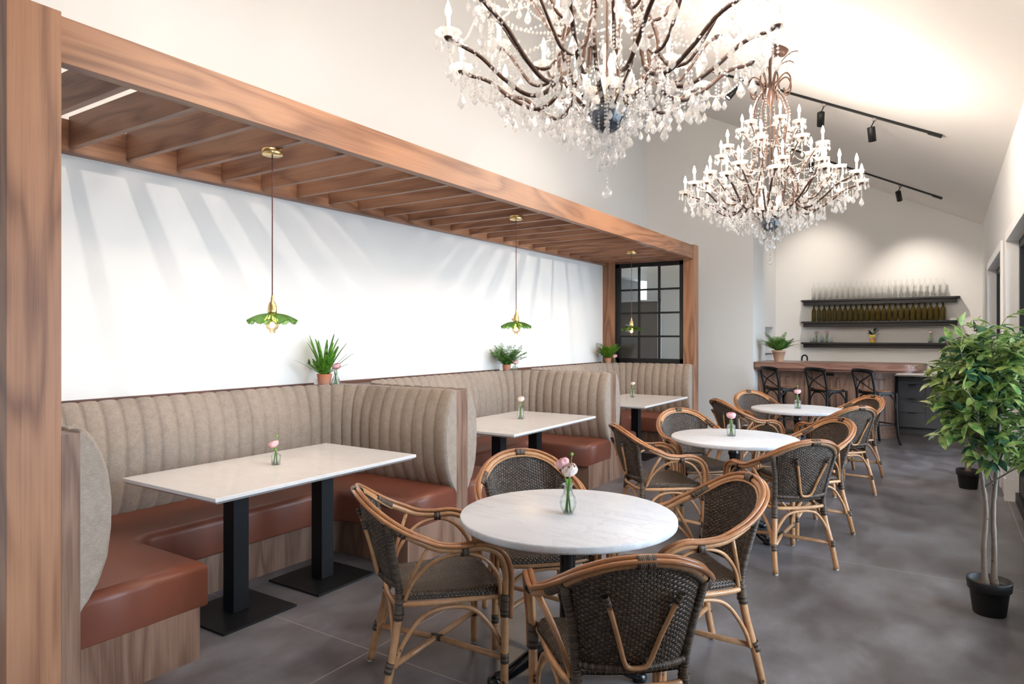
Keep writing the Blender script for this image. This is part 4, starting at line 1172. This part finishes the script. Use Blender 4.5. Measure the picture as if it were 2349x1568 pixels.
def flower(loc, base_z, head, R, label, mat, tilt=(0, -.3, 1), stems=3, bud=None, grp='ranunculus flowers', seed=1, second=None, toward=None):
    """loc: vase foot; head: blossom centre relative to the foot"""
    rnd = random.Random(seed)
    t = thing('ranunculus', label, 'flower', loc, 0, grp)
    st = MB(); H = Vector(head)
    for k in range(stems):
        a = 2 * pi * k / stems + seed; ft = Vector((.012 * cos(a), .012 * sin(a), base_z)); mid = Vector((.003 * cos(a), .003 * sin(a), base_z + .075))
        hd = H - Vector(tilt).normalized() * R * .6 if k == 0 else (Vector(second[0]) if (second and k == 1) else H * .80 + Vector((.01 * cos(a), .01 * sin(a), -.004)))
        st.tube(catmull([ft, mid, mid.lerp(hd, .6), hd], 4), .0031, 6)
    for k in range(5):      # small cut leaves at the neck
        a = 1.3 * k + seed; b = Vector((.004 * cos(a), .004 * sin(a), base_z + .085)); e = b + Vector((.016 * cos(a), .016 * sin(a), .020))
        w = Vector((-sin(a), cos(a), 0)) * .0035; st.add([b, (b + e) / 2 + w, e, (b + e) / 2 - w], [(0, 1, 2, 3)])
    st.build('stem', 'stem', t)
    bl = MB(); blossom(bl, H, R, tilt, rnd); bl.build('blossom', mat, t)
    if second:
        b2 = MB(); blossom(b2, second[0], second[1], second[2], rnd); b2.build('blossom', second[3], t)
    if bud:
        B = Vector(bud); b3 = MB().ball(tuple(B), .0075, 10, 6); b3.tube(catmull([(0, 0, base_z + .07), (B.x * .4, B.y * .4, (base_z + .07 + B.z) / 2), tuple(B - Vector((0, 0, .006)))], 4), .0016, 6)
        b3.build('bud', 'stem', t)
    return t
U = Vector((cos(radians(33.07)), sin(radians(33.07)), 0))      # handy: a direction across the room
def W_(du, dz, dd=0):
    v = U * du + Vector((-.545, .838, 0)) * dd; return (v.x, v.y, dz)
# booth tables
vase('jar', (-3.381, 2.584, .76), 'small round-shouldered glass jar on the nearest booth table', s=1.0, flutes=10)
flower((-3.381, 2.584, .76), .008, W_(-.014, .128), .030, 'pale pink ranunculus in the jar on the nearest booth table', 'petal_pink', (-.2, -.35, 1), bud=W_(.006, .172), seed=2)
vase('bottle', (-3.336, 5.27, .76), 'tall straight glass bottle vase on the middle booth table', s=1.22)
flower((-3.336, 5.27, .76), .008, W_(.006, .190), .031, 'blush white ranunculus on the middle booth table', 'petal_white', (.1, -.5, 1), seed=3)
vase('bottle', (-3.343, 7.95, .76), 'straight glass bottle vase on the farthest booth table', s=1.10)
flower((-3.343, 7.95, .76), .008, W_(.006, .178), .028, 'white ranunculus on the farthest booth table', 'petal_white', (0, -.4, 1), seed=4)
# round tables
vase('bellied', (-1.396, 2.598, .75), 'bellied glass bud vase on the nearest round table', s=1.16)
flower((-1.396, 2.598, .75), .008, W_(.004, .198, -.02), .036, 'pair of pink ranunculus blooms and a bud on the nearest round table', 'petal_white', (.15, -.6, .9), stems=5, bud=W_(.017, .262), seed=5,
       second=(W_(-.026, .222, .02), .032, (-.4, -.3, 1), 'petal_pink'))
vase('milk', (-1.411, 5.33, .75), 'milk-bottle shaped glass vase on the middle round table', s=1.0)
flower((-1.411, 5.33, .75), .008, W_(.0, .166), .036, 'rounded bright pink ranunculus on the middle round table', 'petal_pink', (0, -.3, 1), seed=6)
vase('milk', (-1.345, 7.77, .75), 'square-shouldered glass vase on the farthest round table', s=1.0)
flower((-1.345, 7.77, .75), .008, W_(-.004, .188), .036, 'pale pink ranunculus with a small bud on the farthest round table', 'petal_pink', (0, -.4, 1), bud=W_(-.004, .245), seed=7)
# ledge corners
LZ = 1.125
vase('tear', (-4.135, 3.735, LZ), 'teardrop glass vase on the ledge corner behind the nearest booth', s=1.25)
flower((-4.135, 3.735, LZ), .008, W_(.004, .170), .035, 'pink ranunculus beside the sword fern on the booth ledge', 'petal_pink', (0, -.3, 1), seed=8)
vase('cup', (-4.115, 6.385, LZ), 'short glass cup vase on the ledge behind the middle booth', s=1.0)
flower((-4.115, 6.385, LZ), .008, W_(.002, .118), .034, 'pale pink ranunculus beside the bushy fern on the booth ledge', 'petal_pink', (0, -.3, 1), seed=9)
vase('cup', (-4.10, 9.075, LZ), 'small clear glass vase on the ledge corner below the black-framed window', s=1.0)
flower((-4.10, 9.075, LZ), .008, W_(.002, .125), .037, 'dusty pink ranunculus by the farthest booth fern', 'petal_pink', (0, -.4, 1), seed=10)
# bud vases on the lowest shelf
ZS = 1.433
for i, (x, k, s, fl, lab) in enumerate(((-1.955, 'cup', 1.15, 0, 'wide glass jar, leftmost on the lowest shelf'), (-1.885, 'tear', 1.1, 1, 'teardrop glass vase holding a pink bloom, second from the left on the lowest shelf'),
                                (-1.795, 'bottle', 1.1, 0, 'straight clear bottle vase, third from the left on the lowest shelf'), (-1.72, 'tear', 1.25, 1, 'conical glass vase with a pink bloom, fourth from the left on the lowest shelf'),
                                (-1.645, 'bellied', .75, 0, 'squat round glass vase beside the conical one on the lowest shelf'),
                                (-.20, 'cup', 1.1, 2, 'glass vase with a pale bloom behind the ficus leaves on the lowest shelf'), (.02, 'bottle', 1.0, 1, 'bottle vase with a bright pink bloom, rightmost on the lowest shelf'))):
    vase(k, (x, YB - .12, ZS), lab, 'bud vases on the lowest shelf', s=s, water=False)
    if fl: flower((x, YB - .12, ZS), .008, W_(.0, .165 + .01 * (i % 2)), .030, ('pink' if fl == 1 else 'pale') + ' bloom of the ' + lab.split(',')[0].replace(' with a pink bloom', '').replace(' holding a pink bloom', '').replace(' with a pale bloom behind the ficus leaves on the lowest shelf', ' behind the ficus leaves').replace(' with a bright pink bloom', ' at the shelf right') + ' on the lowest shelf', 'petal_pink' if fl == 1 else 'petal_white', (0, -.5, 1), grp='blooms on the lowest shelf', seed=20 + i, stems=2)

# ---------------------------------------------------------------- ferns
def pot(t, r0, r1, h, mat, rim=.0, n=32):
    pr = [(0, 0), (r0, 0), (r0 + .001, .002)]
    if rim: pr += [(r1 - .006, h - rim), (r1, h - rim + .001), (r1 + .002, h)]
    else: pr += [(r1, h - .002), (r1, h)]
    pr += [(r1 - .006, h), (r1 - .008, h - .012), (0, h - .014)]
    MB().lathe(pr, n=n).build('pot', mat, t)
    MB().lathe([(0, h - .013), (r1 - .0085, h - .013)], n=20).build('soil', 'soil', t)
def frond_mesh(m, base, d, L, arch, nl, wl, kind, rnd):
    """arching rachis with pinnae; d = horizontal heading, arch = droop, kind picks the pinna shape"""
    h = Vector((cos(d), sin(d), 0)); el = arch[0]; pts = []; p = Vector(base); seg = 12
    for i in range(seg + 1):
        pts.append(p.copy()); e = el + (arch[1] - el) * (i / seg) ** 1.2
        p = p + (h * cos(e) + Vector((0, 0, 1)) * sin(e)) * L / seg
    m.tube(pts, [.0016 * (1 - .7 * i / seg) for i in range(seg + 1)], 4, cap=False)
    side = Vector((-h.y, h.x, 0))
    for k in range(nl):
        f = (k + .8) / nl * .98; i = min(int(f * seg), seg - 1); c = pts[i].lerp(pts[i + 1], f * seg - i); tg = (pts[i + 1] - pts[i]).normalized()
        up = side.cross(tg).normalized()
        prof = (min(1, f * 3.5 + .25) * (1 - f) ** .55 + .06)
        for s in (1, -1):
            if kind == 'sword':
                l = wl * prof; w = L / nl * .74; dr = (side * s + tg * .45 + up * .12).normalized()
                a = c - tg * w * .5; m.add([a, a + dr * l * .6 - tg * w * .5, c + dr * l, c + dr * l * .6 + tg * w * .75, c + tg * w * .5], [(0, 1, 2, 3, 4)])
            elif kind == 'leather':
                l = wl * prof; dr = (side * s + tg * .55 + up * rnd.uniform(-.15, .2)).normalized(); w2 = up.cross(dr)
                q = 5
                for j in range(q):      # secondary leaflets
                    cc = c + dr * l * (j + .3) / q; ll = l * .36 * (1 - j / q * .6) + .002
                    for s2 in (1, -1):
                        e = cc + (w2 * s2 + dr * .7).normalized() * ll
                        m.add([cc - dr * .002, (cc + e) / 2 - dr * ll * .34, e, (cc + e) / 2 + dr * ll * .38], [(0, 1, 2, 3)])
            else:
                l = wl * prof; dr = (side * s + tg * .5 + up * rnd.uniform(-.5, .5)).normalized()
                for j in range(4):
                    cc = c + dr * l * (j + 1) / 4 + Vector((rnd.uniform(-1, 1), rnd.uniform(-1, 1), rnd.uniform(-1, 1))) * .004
                    r = .0082 * (1 - .12 * j); n1 = Vector((rnd.uniform(-.5, .5), rnd.uniform(-.5, .5), 1)).normalized(); a1 = n1.orthogonal().normalized() * r; b1 = n1.cross(a1)
                    m.add([cc + a1, cc + (a1 + b1) * .75, cc + b1, cc + (b1 - a1) * .75, cc - a1, cc - b1], [(0, 1, 2, 3, 4, 5)])
def fern(loc, label, kind, mat, specs, potspec, grp='potted ferns', seed=1, tagcard=False):
    rnd = random.Random(seed)
    t = thing('potted_fern', label, 'plant', loc, 0, grp)
    pot(t, *potspec[:3], potspec[3], rim=potspec[4])
    h = potspec[2]
    for (d, L, a0, a1, nl, wl) in specs(rnd):
        m = MB(); frond_mesh(m, (.012 * cos(d), .012 * sin(d), h - .012), d, L, (a0, a1), nl, wl, kind, rnd); 
        for q, v_ in enumerate(m.v):      # fronds bend along the wall and window instead of through them
            x_, y_, z_ = v_
            if loc[0] < -4 and loc[0] + x_ < XA + .012: x_ = XA + .012 - loc[0] + .10 * abs(loc[0] + x_ - XA - .012) * .1
            if loc[0] < -4 and loc[1] + y_ > 9.24 and loc[1] > 8.9: y_ = 9.24 - loc[1]
            m.v[q] = (x_, y_, z_)
        m.build('frond', mat, t)
    if tagcard:
        c = MB().box(-.001, .001, -.018, .018, 0, .045).box(-.0013, .0013, -.010, .010, .026, .030).box(-.0013, .0013, -.010, .006, .016, .018)
        o = c.build('price_tag', simple('card', (.72, .70, .66), .7), t, loc=(-.045, -.045, .02)); o.rotation_euler = (.12, 0, radians(40) + pi / 2)
    return t
def sp_sword(r):
    out = []
    for k in range(30):
        d = 2 * pi * k / 30 * 2.618 + r.uniform(-.2, .2); a = r.uniform(.55, 1.45)
        out.append((d, r.uniform(.26, .36) * (.80 + .20 * (a > 1)), a, a - r.uniform(.05, .40), 30, .030))
    return out
def sp_leather(r): return [(2 * pi * k * .382 + r.uniform(-.2, .2), r.uniform(.20, .33), r.uniform(.7, 1.5), r.uniform(-.1, .9), 13, .085) for k in range(22)]
def sp_maiden(r): return [(2 * pi * k * .382 + r.uniform(-.2, .2), r.uniform(.17, .29), r.uniform(.6, 1.5), r.uniform(.1, 1.0), 18, .066) for k in range(42)]
fern((-4.20, 3.675, LZ), 'spiky sword fern in a terracotta pot on the nearest ledge corner', 'sword', 'fern_a', sp_sword, (.042, .060, .105, 'terra', 0), seed=3, tagcard=True)
fern((-4.205, 6.345, LZ), 'bushy small-leaved fern in terracotta behind the middle booth', 'maiden', 'fern_b', sp_maiden, (.036, .050, .088, 'terra', 0), seed=5, tagcard=True)
fern((-4.185, 9.03, LZ), 'bright green feathery fern in terracotta beside the black-framed window', 'leather', 'fern_c', sp_leather, (.036, .050, .092, 'terra', 0), seed=9)
fern((-2.25, 11.35, 1.128), 'feathery fern in a pale clay pot on the bar top', 'leather', 'fern_b', lambda r: [(2 * pi * k * .382 + r.uniform(-.2, .2), r.uniform(.24, .40), r.uniform(.5, 1.45), r.uniform(-.3, .8), 14, .105) for k in range(26)], (.062, .105, .185, 'terra_pale', .03), seed=12)

# plant in a printed can on the shelf
t = thing('canned_plant', 'dark leafy plant in a yellow and red can on the lowest shelf', 'plant', (-1.02, YB - .115, ZS))
pr = [(0, 0), (.042, 0), (.044, .003), (.044, .108), (.042, .112), (.034, .118), (.034, .128), (.030, .128), (.030, .115), (0, .115)]
m = MB().lathe(pr, n=28); m.build('can', simple('yellow_can', (.80, .62, .09), .35), t)
MB().lathe([(.0445, .042), (.0447, .043), (.0447, .072), (.0445, .073)], n=28).build('red_band', simple('red_print', (.55, .03, .03), .4), t)
m = MB()
for i in range(9): m.box(-.030 + i * .0072, -.030 + i * .0072 + .004, -.0456, -.0445, .050, .065)
m.build('band_print', 'trim', t)
m = MB().lathe([(.0445, .086), (.0446, .087), (.0446, .096), (.0445, .097)], n=28); m.build('green_print', simple('green_print', (.05, .22, .08), .4), t)
m = MB(); r_ = random.Random(4)
for k in range(16):
    a = 2 * pi * k * .382; el = r_.uniform(.1, 1.2); L = r_.uniform(.06, .12); b = Vector((0, 0, .118)); e = b + Vector((cos(a) * cos(el), sin(a) * cos(el), sin(el))) * L
    m.tube([b, e], .002, 4); w = Vector((-sin(a), cos(a), 0)) * .022; dn = (e - b).normalized() * .035
    m.add([e - dn * .6, e + w * .8, e + w * .6 + dn * .8, e + dn * 1.4 - Vector((0, 0, .010)), e - w * .6 + dn * .8, e - w * .8], [(0, 1, 2, 3, 4, 5)])
m.build('leaves', 'dark_leaf', t)

# ---------------------------------------------------------------- ficus trees
def ficus(loc, rz, label, seed, rad=.29, withtag=False):
    rnd = random.Random(seed)
    t = thing('potted_ficus', label, 'plant', loc, rz, 'potted ficus trees')
    MB().lathe([(0, 0), (.074, 0), (.078, .004), (.094, .132), (.100, .133), (.104, .137), (.108, .186), (.105, .190), (.098, .188), (.094, .162), (0, .158)], n=40).build('pot', 'pot_black', t)
    MB().lathe([(0, .161), (.0935, .161)], n=20).build('soil', 'soil', t)
    twigs = []; tr = []
    for s in (1, -1):
        base = Vector((s * .022, 0, .155))
        c = [base, Vector((s * .026, .004, .35)), Vector((s * .018, -.004, .58)), Vector((s * .040, .006, .80)), Vector((s * .055, .01, 1.05)), Vector((s * .06, 0, 1.30))]
        pts = catmull(c, 6); R = [.0155 + .010 * max(0, 1 - i / 3) - .008 * i / len(pts) + .0012 * sin(i * 2.3) for i in range(len(pts))]
        MB().tube(pts, R, 10).build('trunk', 'bark', t)
        tr.append(pts)
        # side stems forking off above .7 m
        for k in range(7):
            i = int(len(pts) * (.50 + .07 * k)); p = pts[min(i, len(pts) - 2)]; a = rnd.uniform(0, 2 * pi); L = rnd.uniform(.32, .64) * (rad / .29) ** .5
            q = [p]; e = rnd.uniform(.75, 1.3)
            for j in range(6):
                q.append(q[-1] + Vector((cos(a) * cos(e), sin(a) * cos(e), sin(e))) * L / 6); e -= rnd.uniform(-.05, .16); a += rnd.uniform(-.2, .2)
            twigs.append(catmull(q, 3))
    m = MB()
    for q in twigs: m.tube(q, [.0058 * (1 - .75 * i / len(q)) for i in range(len(q))], 6)
    m.build('branches', 'bark', t)
    lv = MB(); tw = MB()
    def leaf(p, d, up, L, mi):
        d = d.normalized(); s = d.cross(up).normalized(); n = s.cross(d).normalized(); w = L * .235
        P = []; rows = 5
        for i in range(rows + 1):
            f = i / rows; ww = w * (sin(pi * f ** .8) ** .85 if 0 < f < 1 else 0); c = p + d * L * f - n * L * .22 * f * f
            P += [c + s * ww + n * ww * .35, c, c - s * ww + n * ww * .35]
        fs = []
        for i in range(rows):
            for j in range(2): fs.append((i * 3 + j, i * 3 + j + 1, (i + 1) * 3 + j + 1, (i + 1) * 3 + j))
        lv.add(P, fs, None, True, mi)
    tips = []
    for q in twigs + [x[int(len(x) * .55):] for x in tr]:
        nn = len(q)
        for i in range(int(nn * .25), nn):
            for z_ in range(2 if i < nn - 2 else 4):
                a = rnd.uniform(0, 2 * pi); e = rnd.uniform(-.15, 1.1); L = rnd.uniform(.09, .24); s = [q[i]]
                for j in range(4):
                    s.append(s[-1] + Vector((cos(a) * cos(e), sin(a) * cos(e), sin(e))) * L / 4); e -= rnd.uniform(0, .28); a += rnd.uniform(-.25, .25)
                cc = Vector((0, 0, 1.20)); dv = s[-1] - cc
                if (dv.x ** 2 + dv.y ** 2) / rad ** 2 + (dv.z / .56) ** 2 > 1 or s[-1].z < .72 + .3 * rnd.random(): continue
                tips.append(s)
    for s in tips:
        tw.tube(s, [.0022 * (1 - .5 * j / 4) for j in range(5)], 4, cap=False)
        for j in range(1, 5):
            for w_ in range((1 if rnd.random() < .62 else 0) if j < 4 else 2):
                d = (s[j] - s[j - 1]).normalized(); o = Vector((rnd.uniform(-1, 1), rnd.uniform(-1, 1), rnd.uniform(-.6, .5)))
                leaf(s[j], d * .7 + o * .8, Vector((rnd.uniform(-.4, .4), rnd.uniform(-.4, .4), 1)), rnd.uniform(.060, .108), 0 if rnd.random() < .72 else 1)
    tw.build('twigs', 'twig', t, kind='stuff'); lv.build('foliage', ['ficus', 'ficus_dark'], t, kind='stuff')
    if withtag: MB().box(-.028, .028, -.002, .002, .70, .722).build('tag', 'plastic', t, loc=(.02, -.03, 0))
    return t
ficus((.205, 4.53, 0), .4, 'larger-looking potted ficus in the foreground right, in a black pot', 11)
ficus((.195, 8.16, 0), 1.9, 'potted ficus farther back, half hidden behind the nearer one', 23, rad=.25, withtag=True)
